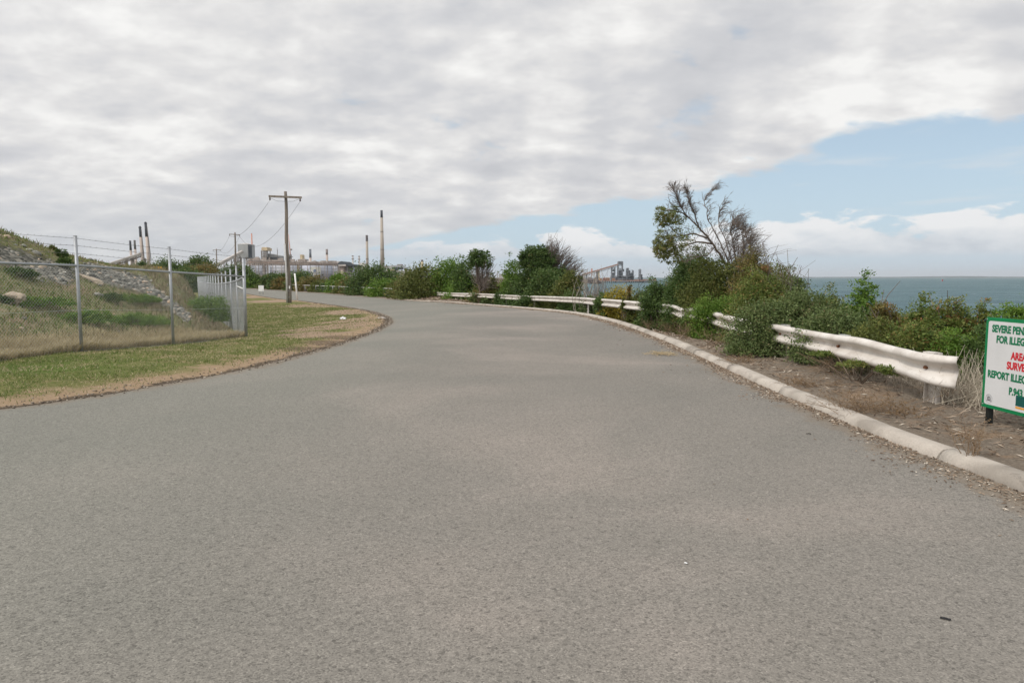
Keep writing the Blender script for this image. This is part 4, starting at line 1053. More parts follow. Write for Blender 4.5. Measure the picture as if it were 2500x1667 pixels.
# shrubs behind the guardrail
for a in [
 # label, px, ytop, halfw, depth, kind, kwargs
 ('tall olive shrub at the far end of the guardrail', 975, 615, 44, 50, 'olive', {}),
 ('low olive shrub at the guardrail start, in front of the tall olive one', 990, 640, 40, 46, 'olive', {}),
 ('bright green tree like shrub, highest of the far guardrail group', 1040, 593, 34, 49, 'bright', dict(sprig=.2)),
 ('dark olive shrub just below the round topped tree', 1071, 603, 24, 52, 'dark', {}),
 ('yellow green low shrub right below the round topped tree', 1082, 634, 42, 44, 'bright', {}),
 ('small round dark shrub alone against the sky gap', 1138, 624, 14, 52, 'olive', {}),
 ('low drab shrub in the sky gap between the two big clumps', 1135, 646, 38, 42, 'rusty', {}),
 ('light green shrub at the left edge of the big dark clump', 1182, 604, 24, 38, 'bright', dict(sprig=.25)),
 ('wide dark shrub forming the foot of the big dark clump', 1225, 606, 52, 36, 'dark', {}),
 ('deep green shrub in the middle of the big dark clump', 1262, 602, 38, 35, 'dark', {}),
 ('yellow green shrub on the right of the big dark clump', 1300, 611, 30, 34, 'olive', {}),
 ('low dark shrub right behind the rail below the yellow green one', 1322, 648, 30, 32, 'dark', {}),
 ('low bushy foot of the big dark clump, left', 1190, 650, 36, 35, 'dark', {}),
 ('low bushy foot of the big dark clump, centre', 1270, 652, 42, 32, 'olive', {}),
 ('greyish brush behind the bare pale shrub', 1372, 664, 26, 29, 'grey', dict(twigs=60)),
 ('dull green low bush just left of the yellow bush', 1392, 670, 18, 27, 'dark', {}),
 ('yellow flowering bush in the gap in front of the water', 1420, 661, 33, 25.5, 'yellow', dict(sprig=.2)),
 ('thin upright green and rust coloured shrub against the water', 1448, 645, 6, 25, 'rusty', dict(dr=.9, lobes=5)),
 ('green low bush between yellow bush and the leaning tree clump', 1470, 664, 22, 25, 'olive', {}),
 ('glossy dark bush spilling over the rail, left end of the leaning tree clump', 1518, 625, 40, 19, 'dark', dict(sprig=.2)),
 ('dark olive bush directly under the leafy branches of the leaning tree', 1592, 572, 46, 18.4, 'dark', {}),
 ('yellow tinged bush at the foot of the leaning tree trunk', 1650, 566, 56, 17.6, 'olive', dict(sprig=.15)),
 ('brown tinged twiggy bush right of the leaning tree trunk', 1738, 584, 46, 18.0, 'rusty', dict(twigs=90)),
 ('green bush sloping down to the right of the leaning tree', 1800, 610, 46, 17.0, 'olive', dict(twigs=30)),
 ('grey brown bush at the lower end of the slope before the sea', 1834, 638, 24, 15.6, 'grey', dict(twigs=30)),
 ('mixed green bush in the middle of the clump behind the rail', 1745, 622, 55, 15.5, 'mixed', {}),
 ('fresh green bush hanging over the rail where it disappears', 1655, 664, 44, 14.4, 'bright', dict(sprig=.2)),
 ('large grey green bush swallowing the rail and spilling to the ground', 1768, 688, 84, 11.9, 'grey', dict(asp=.6, leaf=.04)),
 ('grey green bush right behind the swallowed rail', 1850, 672, 66, 12.8, 'grey', dict(asp=.6, leaf=.042)),
 ('green bush with leafy tops against the sea, at the end of the slope', 1898, 662, 36, 14.6, 'mixed', dict(sprig=.2)),
 ('wide grey green bush behind the middle of the near rail', 1930, 700, 70, 11.2, 'grey', dict(asp=.6, leaf=.042)),
 ('bright leafy shoot bush standing highest against the sea', 1980, 657, 30, 12.6, 'bright', dict(sprig=.35, asp=.55)),
 ('rusty thin bush right of the bright leafy shoot', 2035, 689, 34, 11.8, 'rusty', dict(sprig=.35, twigs=30)),
 ('bright leafed bush right of the gap of water', 2112, 668, 38, 11.6, 'mixed', dict(sprig=.3, asp=.55)),
 ('olive and red tinged bush above the end of the rail', 2172, 684, 44, 11.2, 'mixed', dict(sprig=.2, twigs=20)),
 ('olive leafy bush left of the sign top', 2245, 685, 44, 11.0, 'mixed', dict(sprig=.2)),
 ('green bush above the warning sign at the right edge', 2332, 688, 48, 10.6, 'bright', dict(sprig=.2)),
 ('dark bush closing the back of the clump left of the leaning tree', 1562, 592, 46, 20.5, 'dark', {}),
 ('dark olive bush at the waterside foot of the leaning tree', 1695, 572, 44, 20.0, 'olive', {}),
 ('dark bush hugging the rail below the leafy branches of the leaning tree', 1540, 650, 34, 18.5, 'dark', {}),
 ('mixed green bush at the back of the slope right of the leaning tree', 1785, 604, 44, 19.0, 'mixed', {}),
 ('olive bush between the mound and the rail, below the leaning trunk', 1610, 640, 44, 17.0, 'olive', {}),
 ('grey green bush filling the back of the middle rail', 1990, 712, 56, 13.5, 'grey', dict(asp=.6, leaf=.042)),
 ('drab bush filling the back above the rail end', 2090, 708, 56, 13.2, 'mixed', {}),
 ('drab green bush filling the back left of the sign', 2190, 712, 56, 12.8, 'olive', {}),
 ('low green bush right behind the near rail, middle', 2020, 738, 56, 10.2, 'olive', {}),
 ('low green bush right behind the rail end', 2130, 742, 62, 9.8, 'mixed', {}),
 ('low green bush between rail end and warning sign', 2215, 752, 46, 9.3, 'bright', {}),
 ('low dark bush behind the warning sign', 2300, 750, 60, 9.0, 'dark', {}),
]: bush(a[0], *a[1:6], group=GB, **a[6])

def rail_d(px):
    return float(np.interp(px, RPX[::-1], RAILQ[::-1, 1]))
def leaf_patch(label, blobs, kind, name='hanging_branch', cat='bush', stems=True, leaf=None):
    """small sprays on the road side of the rail"""
    NB[0] += 1; rng = np.random.default_rng(2000 + NB[0]); Vs, Fs, vs, o = [], [], [], 0; C = []
    for (px, py, hw, hh, d, n) in blobs:
        d = rail_d(px) - .22; c = at(px, py, d); w = hw * S * d / F; h = hh * S * d / F
        cc = c + rng.normal(size=(14, 3)) * np.array([w * .55, w * .4, h * .55]); C.append(cc)
        P = cc[rng.integers(0, 14, n)] + rng.normal(size=(n, 3)) * np.array([w * .28, w * .28, h * .25])
        V, Fq, var = leaves_at(P, leaf or max(.05, .003 * d), rng, None, .45, rng.normal(.45, .1)); Vs.append(V); Fs.append(Fq + o); vs.append(var); o += len(V)
    C = np.concatenate(C); b = C.mean(0).copy(); b[2] = gz1(b[0], b[1]); root = empty(name, b, label, cat, GB)
    link_mesh('foliage', np_mesh('foliage', np.concatenate(Vs), [np.concatenate(Fs)], dict(var=np.concatenate(vs))), LEAF[kind], root)
    stems_mesh('stem', b, C, 0.012, M_bark, root, rng, 8)
leaf_patch('small leafy spray hanging over the rail, leftmost of four', [(1095, 683, 16, 9, 32.5, 700), (1118, 690, 8, 8, 32, 300)], 'grey')
leaf_patch('narrow dark leafy spray covering the rail left of the low spreading one', [(1146, 686, 7, 12, 31, 900), (1146, 696, 9, 7, 31, 500)], 'dark')
leaf_patch('spreading green spray reaching from the rail down over the kerb', [(1212, 692, 22, 11, 28.5, 1900), (1195, 700, 14, 7, 28, 800), (1190, 707, 6, 4, 26.5, 300)], 'dark')
leaf_patch('round leafy clump covering a length of rail below the bare pale shrub', [(1382, 700, 12, 15, 22.8, 2300)], 'dark')
leaf_patch('small leafy clump on the rail right of the round clump', [(1433, 699, 6, 11, 21.5, 900)], 'olive')
leaf_patch('low dark leaves sticking out under the rail beneath the leaning tree', [(1585, 735, 22, 10, 16.5, 900), (1550, 741, 14, 7, 17, 400)], 'dark')
leaf_patch('glossy dark leaves drooping over the rail left of the kink', [(1500, 695, 22, 10, 18.2, 1500), (1520, 703, 10, 8, 18, 700)], 'dark')

leaf_patch('low green leaves growing out beneath the middle of the near rail', [(1905, 812, 34, 7, 9, 1500), (1975, 832, 34, 9, 9, 1500), (2045, 850, 24, 8, 9, 800)], 'mixed', leaf=.035)
# round topped tree with dead lower branches
def tube_twigs(m, base, tip, n, spread, rng, r0, r1, curl=0.0):
    """fan of thin curved twigs from base towards tip"""
    base = np.asarray(base, float); tip = np.asarray(tip, float); L_ = np.linalg.norm(tip - base)
    for i in range(n):
        e = tip + rng.normal(size=3) * spread; s = base + (tip - base) * rng.uniform(0, 0.25) + rng.normal(size=3) * spread * .15
        k = 6; pts = []
        bend = rng.normal(size=3) * L_ * 0.10
        for j in range(k):
            t = j / (k - 1); q = s + (e - s) * t + bend * math.sin(t * math.pi) + rng.normal(size=3) * L_ * 0.015
            q = q + np.array([curl * t * t, 0, -abs(curl) * 0.5 * t * t * t]); pts.append(q)
        m.tube(pts, np.linspace(r0, r1, k), 4, cap=False, smooth=False)
rng = np.random.default_rng(5)
c = at(1100, 611, 53); gz = gz1(c[0], c[1])
root = empty('round_topped_tree', (c[0], c[1], gz), 'tree with round dark crown above bare grey lower branches, behind the far guardrail', 'tree')
w = 30 * S * 53 / F; h = (611 - 576) * S * 53 / F
V, Fq, var, C = crown((c[0], c[1], c[2] + h * .45), w, w * .9, h * .62, 3600, .17, rng, 8, full=True)
link_mesh('crown', np_mesh('crown', V, [Fq], dict(var=var)), LEAF['dark'], root)
m = MB(); m.tube([(c[0], c[1], gz - .1), (c[0] + .1, c[1], gz + 1), (c[0] - .15, c[1], c[2]), (c[0], c[1], c[2] + h * .5)], [.12, .1, .08, .03], 8); m.build('trunk', M_bark, root)
m = MB(); tube_twigs(m, at(1105, 665, 53), at(1108, 612, 53), 130, .55, rng, .022, .009); tube_twigs(m, at(1110, 665, 52), at(1120, 645, 52), 60, .5, rng, .018, .008); m.build('dead_branches', M_deadwood, root)

# tree of the big dark clump with bare twigs on its right
DT = 36.5
while polydist(at(1243, 625, DT)[:1], at(1243, 625, DT)[1:2], RAILQ[::3])[0] < 2.0: DT *= 1.01
print('DT', DT)
c = at(1243, 625, DT); gz = gz1(c[0], c[1])
root = empty('windswept_tree', (c[0], c[1], gz), 'dense dark tree with grey bare twigs streaming from its right side, mid picture', 'tree')
Vs, Fs, vs, o = [], [], [], 0
for (px, py, hw, hh, n) in [(1230, 590, 30, 21, 7000), (1256, 600, 28, 24, 6000), (1212, 600, 18, 15, 2600), (1240, 622, 50, 24, 9000), (1250, 578, 16, 11, 1500), (1275, 640, 40, 20, 5000)]:
    q = at(px, py, DT); V, Fq, var, C = crown(q, hw * 1.22 * S * DT / F, hw * S * DT / F * .9, hh * 1.18 * S * DT / F, int(n * 1.2), .12, rng, 9, full=True, sprig=.15)
    Vs.append(V); Fs.append(Fq + o); vs.append(var); o += len(V)
link_mesh('crown', np_mesh('crown', np.concatenate(Vs), [np.concatenate(Fs)], dict(var=np.concatenate(vs))), LEAF['dark'], root)
m = MB(); m.tube([(c[0], c[1], gz - .1), (c[0] + .1, c[1], gz + 1), tuple(at(1250, 620, DT)), tuple(at(1262, 580, DT))], [.16, .13, .09, .03], 8); m.build('trunk', M_bark, root)
m = MB()
for (b_, t_, n, s_) in [((1268, 610), (1258, 551), 60, .28), ((1270, 612), (1272, 560), 50, .28), ((1275, 618), (1295, 572), 60, .3), ((1285, 630), (1308, 585), 70, .3), ((1298, 640), (1322, 605), 80, .28), ((1312, 655), (1332, 628), 70, .25)]:
    tube_twigs(m, at(*b_, DT - .2), at(*t_, DT - .2), n, s_, rng, .016, .006, .25)
m.build('bare_twigs', M_deadwood, root)
# small bare thing left of the clump
for (b_, t_, lab, d_, mt, n, s_, r_) in [((1352, 712), (1352, 640), 'bare pale shrub with forked upright branches in front of the water gap', 26, M_palewood, 26, .38, .016),
                                       ((1362, 700), (1385, 655), 'fine grey bare shrub right of the pale one, before the jetty', 27, M_deadwood, 90, .36, .010),
                                       ((1455, 692), (1475, 655), 'dark bare branch reaching up against the water right of the yellow bush', 24, plain('dark_twig', (0.05, 0.045, 0.04), 0.9), 9, .3, .013),
                                       ((1862, 672), (1800, 640), 'brown bare brush along the slope top before the sea', 16, M_deadwood, 50, .35, .006)]:
    while polydist(at(*b_, d_)[:1], at(*b_, d_)[1:2], KR)[0] < 2.0: d_ *= 1.01
    q = at(*b_, d_); gz = gz1(q[0], q[1]); root = empty('bare_shrub', (q[0], q[1], gz), lab, 'shrub')
    m = MB(); q2 = q.copy(); q2[2] = min(gz, q[2]); tube_twigs(m, q2, at(*t_, d_), n, s_, rng, r_, r_ * .4)
    if r_ > .015:
        for (f0, f1) in [((1352, 690), (1338, 624)), ((1350, 670), (1340, 618)), ((1354, 680), (1362, 622)), ((1352, 665), (1345, 640)), ((1356, 690), (1372, 640))]:
            m.tube([at(*f0, d_), (at(*f0, d_) + at(*f1, d_)) / 2 + rng.normal(0, .08, 3), at(*f1, d_)], [.018, .013, .006], 5)
    m.build('branches', mt, root)

# ---- the leaning half bare tree
def leaning_tree():
    rng = np.random.default_rng(11); d = 20.0
    base = at(1690, 650, d); gz = gz1(base[0], base[1]); g0 = np.array([base[0] + .4, base[1], gz])
    root = empty('leaning_tree', g0, 'wind bent half bare tree, leafy only on its left, tallest plant by the rail', 'tree')
    limbs = [([(1677, 640), (1664, 604), (1650, 582), (1630, 552), (1606, 524), (1583, 502), (1560, 487), (1530, 484)], .085, .018),
             ([(1636, 560), (1610, 557), (1592, 558), (1565, 566), (1545, 573), (1528, 583)], .04, .010),
             ([(1625, 548), (1600, 538), (1575, 540), (1552, 545), (1530, 548)], .035, .009),
             ([(1682, 632), (1668, 590), (1650, 548), (1633, 516), (1622, 486), (1619, 458), (1628, 441), (1642, 436)], .06, .007),
             ([(1684, 620), (1672, 570), (1660, 538), (1650, 508), (1655, 480), (1666, 466)], .05, .007),
             ([(1606, 524), (1598, 500), (1589, 480), (1580, 455), (1577, 437)], .03, .006),
             ([(1583, 502), (1569, 484), (1560, 466), (1551, 445), (1547, 428)], .028, .005),
             ([(1690, 630), (1690, 600), (1684, 560), (1678, 530), (1684, 505)], .04, .008),
             ([(1700, 635), (1705, 600), (1708, 560), (1702, 530), (1690, 515)], .035, .007),
             ([(1712, 640), (1722, 600), (1722, 560), (1712, 540)], .03, .006),
             ([(1640, 568), (1625, 585), (1600, 590), (1585, 600)], .025, .006)]
    Lp = []
    for i, (px, r0, r1) in enumerate(limbs):
        off = rng.uniform(-.5, .5) if i not in (0,) else 0
        pts = np.array([at(x, y, d + off * min(1, k / 2)) for k, (x, y) in enumerate(px)])
        if i in (0, 3, 4): pts = np.vstack([g0 - [0, 0, .1], pts])
        pts = resample(pts, .12); pts[2:] += rng.normal(0, .012, pts[2:].shape); Lp.append((pts, r0, r1))
    for k, (pts, r0, r1) in enumerate(Lp):
        m = MB(); m.tube(pts, np.linspace(r0 * .72, r1 * .72, len(pts)), 8); m.build('trunk' if k == 0 else 'branch', M_bark if k < 3 else M_deadwood, root)
    m = MB(); tips = []
    def twig(p, dv, L_, r, lev, curl):
        k = 6; pts = [p]; dd = dv.copy()
        for j in range(k):
            dd = dd + rng.normal(0, .13, 3) + np.array([curl * .10, 0, .06 if j < 3 else -.10]); dd /= np.linalg.norm(dd); pts.append(pts[-1] + dd * L_ / k)
        m.tube(pts, np.linspace(r, r * .45, k + 1), 4 if lev else 5, cap=False, smooth=False)
        if lev < 2:
            for j in range(rng.integers(2, 5)):
                t = rng.integers(1, k); nd = dd + rng.normal(0, .55, 3); nd[2] += .25; nd /= np.linalg.norm(nd); twig(pts[t], nd, L_ * rng.uniform(.45, .75), r * .6, lev + 1, curl)
        tips.append(pts[-1])
    for k, (pts, r0, r1) in enumerate(Lp):
        n = [50, 20, 20, 66, 66, 48, 44, 56, 60, 60, 12][k]; L_ = .36 if k in (0, 1, 2, 10) else (.30 if k in (3, 4, 5, 6) else .42)
        for i in range(n):
            j = int(len(pts) * rng.uniform(.30, 1.0)) if k else int(len(pts) * rng.uniform(.45, 1)); j = min(j, len(pts) - 2)
            t = pts[j + 1] - pts[j]; t /= np.linalg.norm(t); dv = t + rng.normal(0, .5, 3) + np.array([0, 0, .45]); dv /= np.linalg.norm(dv)
            twig(pts[j], dv, L_ * rng.uniform(.5, 1.1), .0075, 0, 1 if k in (3, 4, 7, 8, 9) else 0)
    # brush along the right shoulder
    for i in range(170):
        t = rng.uniform(0, 1); x = 1690 + t * 95; y = 630 + t * 40 + rng.uniform(-12, 10); top = np.interp(t, [0, .25, .6, 1], [535, 548, 600, 645])
        b_ = at(x, y, d + rng.uniform(-.6, .6)); L_ = (y - top) * S * d / F * rng.uniform(.45, 1.0); dv = np.array([rng.normal(-.05, .25), rng.normal(0, .2), 1.0]); dv /= np.linalg.norm(dv)
        twig(b_, dv, max(.25, L_), .0075, 1, .9)
    m.build('twigs', M_deadwood, root)
    Vs, Fs, vs, o = [], [], [], 0
    for (px, py, hw, hh, n) in [(1533, 494, 20, 17, 2600), (1524, 507, 14, 10, 900), (1556, 500, 16, 12, 650), (1521, 553, 18, 16, 2400), (1536, 572, 24, 14, 2200), (1558, 560, 20, 17, 1100), (1522, 580, 14, 12, 1000), (1572, 535, 22, 16, 420), (1545, 594, 20, 9, 1000), (1580, 577, 20, 12, 400), (1550, 520, 14, 8, 260)]:
        q = at(px, py, d + rng.uniform(-.3, .3)); V, Fq, var, C = crown(q, hw * 1.55 * S * d / F, hw * S * d / F * 1.2, hh * 1.45 * S * d / F, int(n * .75), .058, rng, 11, full=True, sprig=.3, asp=.34, droop=.5)
        Vs.append(V); Fs.append(Fq + o); vs.append(var); o += len(V)
    link_mesh('foliage', np_mesh('foliage', np.concatenate(Vs), [np.concatenate(Fs)], dict(var=np.clip(np.concatenate(vs) + .1, 0, 1))), leafmat('leaf_airy', [(0, (0.09, 0.11, 0.03)), (0.5, (0.17, 0.20, 0.055)), (0.85, (0.26, 0.26, 0.09)), (1, (0.3, 0.2, 0.09))], .4), root)
leaning_tree()

# ---- green patches, boulder and ledge on the embankment
for a in [
 ('bright green weed patch behind the first front fence post', 195, 707, 44, 18.0, 'bright'),
 ('bright green weed patch between the two front fence posts', 308, 716, 48, 19.6, 'bright'),
 ('flat green weed patch upslope between the two front fence posts', 318, 673, 48, 23.5, 'bright'),
 ('dark green weed patch right of the second front fence post', 462, 683, 52, 26.5, 'bright'),
 ('green weed patch at the lower left below the boulder', 85, 697, 58, 18.2, 'bright'),
 ('dark green weed patch left of the boulder at the picture edge', 8, 689, 24, 17.5, 'dark'),
 ('dark green weed patch just above the boulder', 45, 644, 34, 20.4, 'dark'),
 ('small dark green tuft high on the bank, upper one', 138, 611, 11, 24.5, 'dark'),
 ('small dark green tuft high on the bank, lower one', 146, 631, 14, 23.2, 'dark'),
 ('little bush on the skyline of the bank', 122, 581, 7, 27.0, 'olive'),
 ('small dark green weed left of the second patch', 255, 679, 22, 22.0, 'dark'),
]: bush(a[0], *a[1:], group=GE, surf=emb_z, leaf=.06, dens=1.1, cat='weed patch', name='weed_patch', lobes=14)
def rock(name, label, px, py, hw, hh, d, mat, seed, cat='boulder', rot=0.0, dep=.8):
    import bmesh
    c = at(px, py, d); z = float(emb_z(np.array([c[0]]), np.array([c[1]]))[0]); bm = bmesh.new(); bmesh.ops.create_icosphere(bm, subdivisions=4, radius=1.0)
    w = hw * S * d / F; h = hh * S * d / F; rr = np.random.default_rng(seed); sd_ = rr.uniform(0, 50, 3)
    from mathutils import noise as mn
    for v in bm.verts:
        p = v.co.copy(); k = 1 + .38 * mn.noise(p * 1.3 + Vector(sd_)) + .16 * mn.noise(p * 3.5 + Vector(sd_)) + .05 * mn.noise(p * 10)
        v.co = Vector((p.x * w * k, p.y * w * dep * k, p.z * h * k))
    me = bpy.data.meshes.new(name); bm.to_mesh(me); bm.free(); me.polygons.foreach_set('use_smooth', np.ones(len(me.polygons), bool))
    o = link_mesh(name, me, mat); o.location = (c[0], c[1], max(z, c[2])); o.rotation_euler = (0, rot, 0); return tag(o, label, cat)
M_lime = plain('limestone', (0.40, 0.33, 0.25), 0.95, var=0.22, scale=5, dirt=(0.2, 0.17, 0.12), bmp=.6)
rock('boulder', 'large beige limestone boulder on the bank at the left picture edge', 32, 686, 25, 16, 17.6, M_lime, 1)
rock('rock_ledge', 'long tan eroded ledge sloping down beside the grey rubble', 212, 646, 30, 5.5, 23.4, M_lime, 2, 'rock', R(24), .5)
rock('boulder', 'small pale rock high on the bank at the left edge', 3, 585, 6, 3, 23, M_lime, 3)

# ---- countless small stuff
def stones(P, size, rng, mat, name, label):
    t = (1 + 5 ** .5) / 2
    iv = np.array([(-1, t, 0), (1, t, 0), (-1, -t, 0), (1, -t, 0), (0, -1, t), (0, 1, t), (0, -1, -t), (0, 1, -t), (t, 0, -1), (t, 0, 1), (-t, 0, -1), (-t, 0, 1)]); iv = iv / np.linalg.norm(iv[0])
    jf = np.array([(0, 11, 5), (0, 5, 1), (0, 1, 7), (0, 7, 10), (0, 10, 11), (1, 5, 9), (5, 11, 4), (11, 10, 2), (10, 7, 6), (7, 1, 8), (3, 9, 4), (3, 4, 2), (3, 2, 6), (3, 6, 8), (3, 8, 9), (4, 9, 5), (2, 4, 11), (6, 2, 10), (8, 6, 7), (9, 8, 1)])
    n = len(P); sc = (size[:, None] * rng.uniform(.5, 1.3, (n, 3)))[:, None, :]
    V = iv[None] * rng.uniform(.7, 1.2, (n, 12, 1)) * sc; a = rng.uniform(0, 6.28, n); ca, sa = np.cos(a)[:, None], np.sin(a)[:, None]
    V = np.stack([V[..., 0] * ca - V[..., 1] * sa, V[..., 0] * sa + V[..., 1] * ca, V[..., 2] * .7], -1) + P[:, None, :]
    Fq = (np.arange(n)[:, None, None] * 12 + jf[None]).reshape(-1, 3)
    return tag(link_mesh(name, np_mesh(name, V.reshape(-1, 3), [Fq], dict(var=np.repeat(rng.random(n), 12))), mat), label, name.replace('_', ' '), kind='stuff')
M_rub = leafmat('rubble_stone', [(0, (0.13, 0.13, 0.115)), (0.5, (0.26, 0.255, 0.225)), (0.82, (0.38, 0.365, 0.32)), (0.9, (0.50, 0.36, 0.25)), (1, (0.55, 0.45, 0.35))], 0.0, .9)
rng = np.random.default_rng(21)
k = rng.integers(0, EX.size, 90000); x = EX.ravel()[k] + rng.uniform(-.1, .1, len(k)); y = EY.ravel()[k] + rng.uniform(-.1, .1, len(k)); z = emb_z(x, y)
px, py = project(np.stack([x, y, z], 1)); w = rubble_w(px, py); fd = -polydist(x, y, FENCE_LINE)
ok = (px > -60) & (px < 560) & (fd > .7) & (y < 45) & (rng.random(len(x)) < np.clip(w * 1.1 - .25, 0.012, 1) * np.clip((16 / y) ** .5, 0, 1))
P = np.stack([x, y, z], 1)[ok]; sz = rng.uniform(.03, .085, len(P)) * rng.choice([1, 1, 1.6], len(P))
stones(P, sz, rng, M_rub, 'rubble', 'grey broken rubble stones spilling down the embankment')
print('stones', len(P))

def blades(P, h, w, rng, mat, name, label, lean=.35, cat='grass'):
    n = len(P); a = rng.uniform(0, 6.28, n); d1 = np.stack([np.cos(a), np.sin(a), np.zeros(n)], 1) * (w / 2)[:, None]
    ln = rng.normal(0, lean, (n, 3)) * h[:, None]; ln[:, 2] = 0
    mid = P + ln * .35 + np.array([0, 0, 1]) * (h * .55)[:, None]; top = P + ln + np.array([0, 0, 1]) * (h * rng.uniform(.75, 1, n))[:, None]
    V = np.stack([P - d1, P + d1, mid + d1 * .8, mid - d1 * .8, top], 1).reshape(-1, 3); b = np.arange(n)[:, None] * 5
    var = np.repeat(np.clip(rng.normal(.5, .2, n) , 0, 1), 5)
    return tag(link_mesh(name, np_mesh(name, V, [b + np.array([[0, 1, 2, 3]]), b + np.array([[3, 2, 4]])], dict(var=var)), mat), label, cat, kind='stuff')
M_dryg = leafmat('dry_grass', [(0, (0.24, 0.20, 0.11)), (0.45, (0.42, 0.35, 0.205)), (0.8, (0.55, 0.47, 0.31)), (1, (0.64, 0.56, 0.41))], .3, .8)
M_brng = leafmat('brown_grass', [(0, (0.12, 0.12, 0.055)), (0.45, (0.23, 0.20, 0.115)), (0.8, (0.29, 0.23, 0.155)), (1, (0.38, 0.31, 0.22))], .2, .8)
M_grng = leafmat('green_grass', [(0, (0.065, 0.11, 0.022)), (0.45, (0.125, 0.18, 0.040)), (0.75, (0.21, 0.23, 0.075)), (1, (0.32, 0.27, 0.14))], .25, .7)
# tall dry grass along the inside of the fence
n = 60000; s_ = rng.uniform(-9.5, 0, n) ; fdv = np.abs(rng.normal(0.0, .75, n)) + .02
base = FC + fdir * s_[:, None]; nl = np.array([-fdir[1], fdir[0]]); Q_ = base + nl * fdv[:, None]; zz = emb_z(Q_[:, 0], Q_[:, 1]); zz = np.where(fdv < .15, z0(Q_[:, 0], Q_[:, 1]), zz)
h = rng.uniform(.10, .34, n) * (1 - .45 * np.clip(fdv / 2.4, 0, 1)); h *= .6 + .8 * fbm(Q_[:, 0] * 1.7, Q_[:, 1] * 1.7, 31)
blades(np.stack([Q_[:, 0], Q_[:, 1], zz - .02], 1), h, rng.uniform(.008, .02, n), rng, M_dryg, 'dry_grass', 'tall dry grass along the foot of the fence', .4)
# strip of brown grass and general grass on the bank
k = rng.integers(0, EX.size, 420000); x = EX.ravel()[k] + rng.uniform(-.1, .1, len(k)); y = EY.ravel()[k] + rng.uniform(-.1, .1, len(k)); fd = -polydist(x, y, FENCE_LINE)
ok = (fd > .3) & (y < 60) & (rng.random(len(x)) < np.clip((15 / y) ** 1.2, 0, 1)); x, y, fd = x[ok], y[ok], fd[ok]; z = emb_z(x, y); px, py = project(np.stack([x, y, z], 1))
w = rubble_w(px, py); ok = (px > -80) & (px < 580) & (w < .35 + .3 * rng.random(len(px)) ); x, y, z, px, py = x[ok], y[ok], z[ok], px[ok], py[ok]
br = np.clip((px - 250) / 120, 0, 1) * (py < 720) + ((px > 440) & (py > 700)); br = (rng.random(len(px)) < .22 + .68 * br)
gn = ~br & (fbm(x * .9, y * .9, 41) > .30)
hh = (.10 + .22 * fbm(x * .7, y * .7, 44)) * (1 + .35 * (px > 330)); P = np.stack([x, y, z - .03], 1)
blades(P[br], hh[br] * rng.uniform(.6, 1.2, br.sum()), .010 + .0007 * y[br], rng, M_brng, 'brown_grass', 'brown dry grass covering the embankment slope', .4)
blades(P[gn], hh[gn] * .6, .012 + .0008 * y[gn], rng, M_grng, 'green_grass', 'patchy green grass and herbs on the embankment', .5)
print('bank blades', br.sum(), gn.sum())
# short grass of the verge
n = 520000; y = 7 + 50 * rng.random(n) ** 1.7; x = rng.uniform(-26, -2.5, n); el_ = -polydist(x, y, LEFT[::2]); z = z0(x, y)
px, py = project(np.stack([x, y, z], 1)); fd = -polydist(x, y, FENCE_LINE); dv = np.zeros(n)
for qx, qy, rx_, ry_ in [(850, 735, 2.6, 4.5), (800, 750, 2.4, 3.0), (740, 755, 1.8, 2.2), (700, 768, 1.1, 1.5), (800, 718, 2.0, 5), (730, 703, 3.5, 5), (640, 692, 3, 6), (760, 772, 1.6, 1.6), (590, 682, 3, 8)]:
    cx, cy = wp(qx, qy); dv = np.maximum(dv, blob(x, y, cx, cy, rx_, ry_))
nf = fbm(x * 1.1, y * 1.1, 50); pr = sm(.4, 1.2, el_ + (nf - .5) * 1.6) * (1 - sm(.25, .6, dv + (nf - .5) * .9)) * (.35 + .65 * sm(.35, .6, fbm(x * 2.3, y * 2.3, 55)))
pr = np.maximum(pr, .16 * (el_ > .3) * (nf > .42)); ok = (px > -30) & (px < 1000) & (el_ > .25) & (fd < .15) & (rng.random(n) < pr); x, y, z, nf = x[ok], y[ok], z[ok], nf[ok]
zg = z + sm(0, 1, el_[ok]) * (0.03 + 0.07 * (fbm(x * .5, y * .5, 2) - .4))
dryp = rng.random(len(x)) < (.30 + .5 * sm(.52, .62, fbm(x * 1.3, y * 1.3, 61))); P = np.stack([x, y, zg - .005], 1); hh = rng.uniform(.02, .055, len(x)) + .0003 * y; ww = .004 + .0005 * y
blades(P[~dryp], hh[~dryp], ww[~dryp], rng, M_grng, 'lawn_grass', 'short patchy green grass of the road verge', .6)
blades(P[dryp], hh[dryp] * .8, ww[dryp], rng, M_dryg, 'straw_grass', 'short straw coloured grass of the road verge', .8)
print('verge blades', len(x))

ls = np.concatenate([[0], np.cumsum(np.linalg.norm(np.diff(LEFT, axis=0), axis=1))]); n = 9000; t_ = rng.uniform(10, ls[-1] * .45, n); LN = np.gradient(LEFT, axis=0); LN /= np.linalg.norm(LN, axis=1)[:, None]
qx = np.interp(t_, ls, LEFT[:, 0]) - np.interp(t_, ls, LN[:, 1]) * (rng.exponential(.28, n) - .12); qy = np.interp(t_, ls, LEFT[:, 1]) + np.interp(t_, ls, LN[:, 0]) * (rng.exponential(.28, n) - .12)
ok = (qy > 5) & (qy < 60); P = np.stack([qx, qy, z0(qx, qy) + .02], 1)[ok]
stones(P, rng.uniform(.004, .016, len(P)) * (1 + P[:, 1] / 40), rng, leafmat('edge_gravel', [(0, (0.08, 0.065, 0.05)), (0.6, (0.22, 0.18, 0.14)), (1, (0.45, 0.39, 0.32))], 0, .9), 'edge_gravel', 'loose gravel and crumbs along the left road edge')
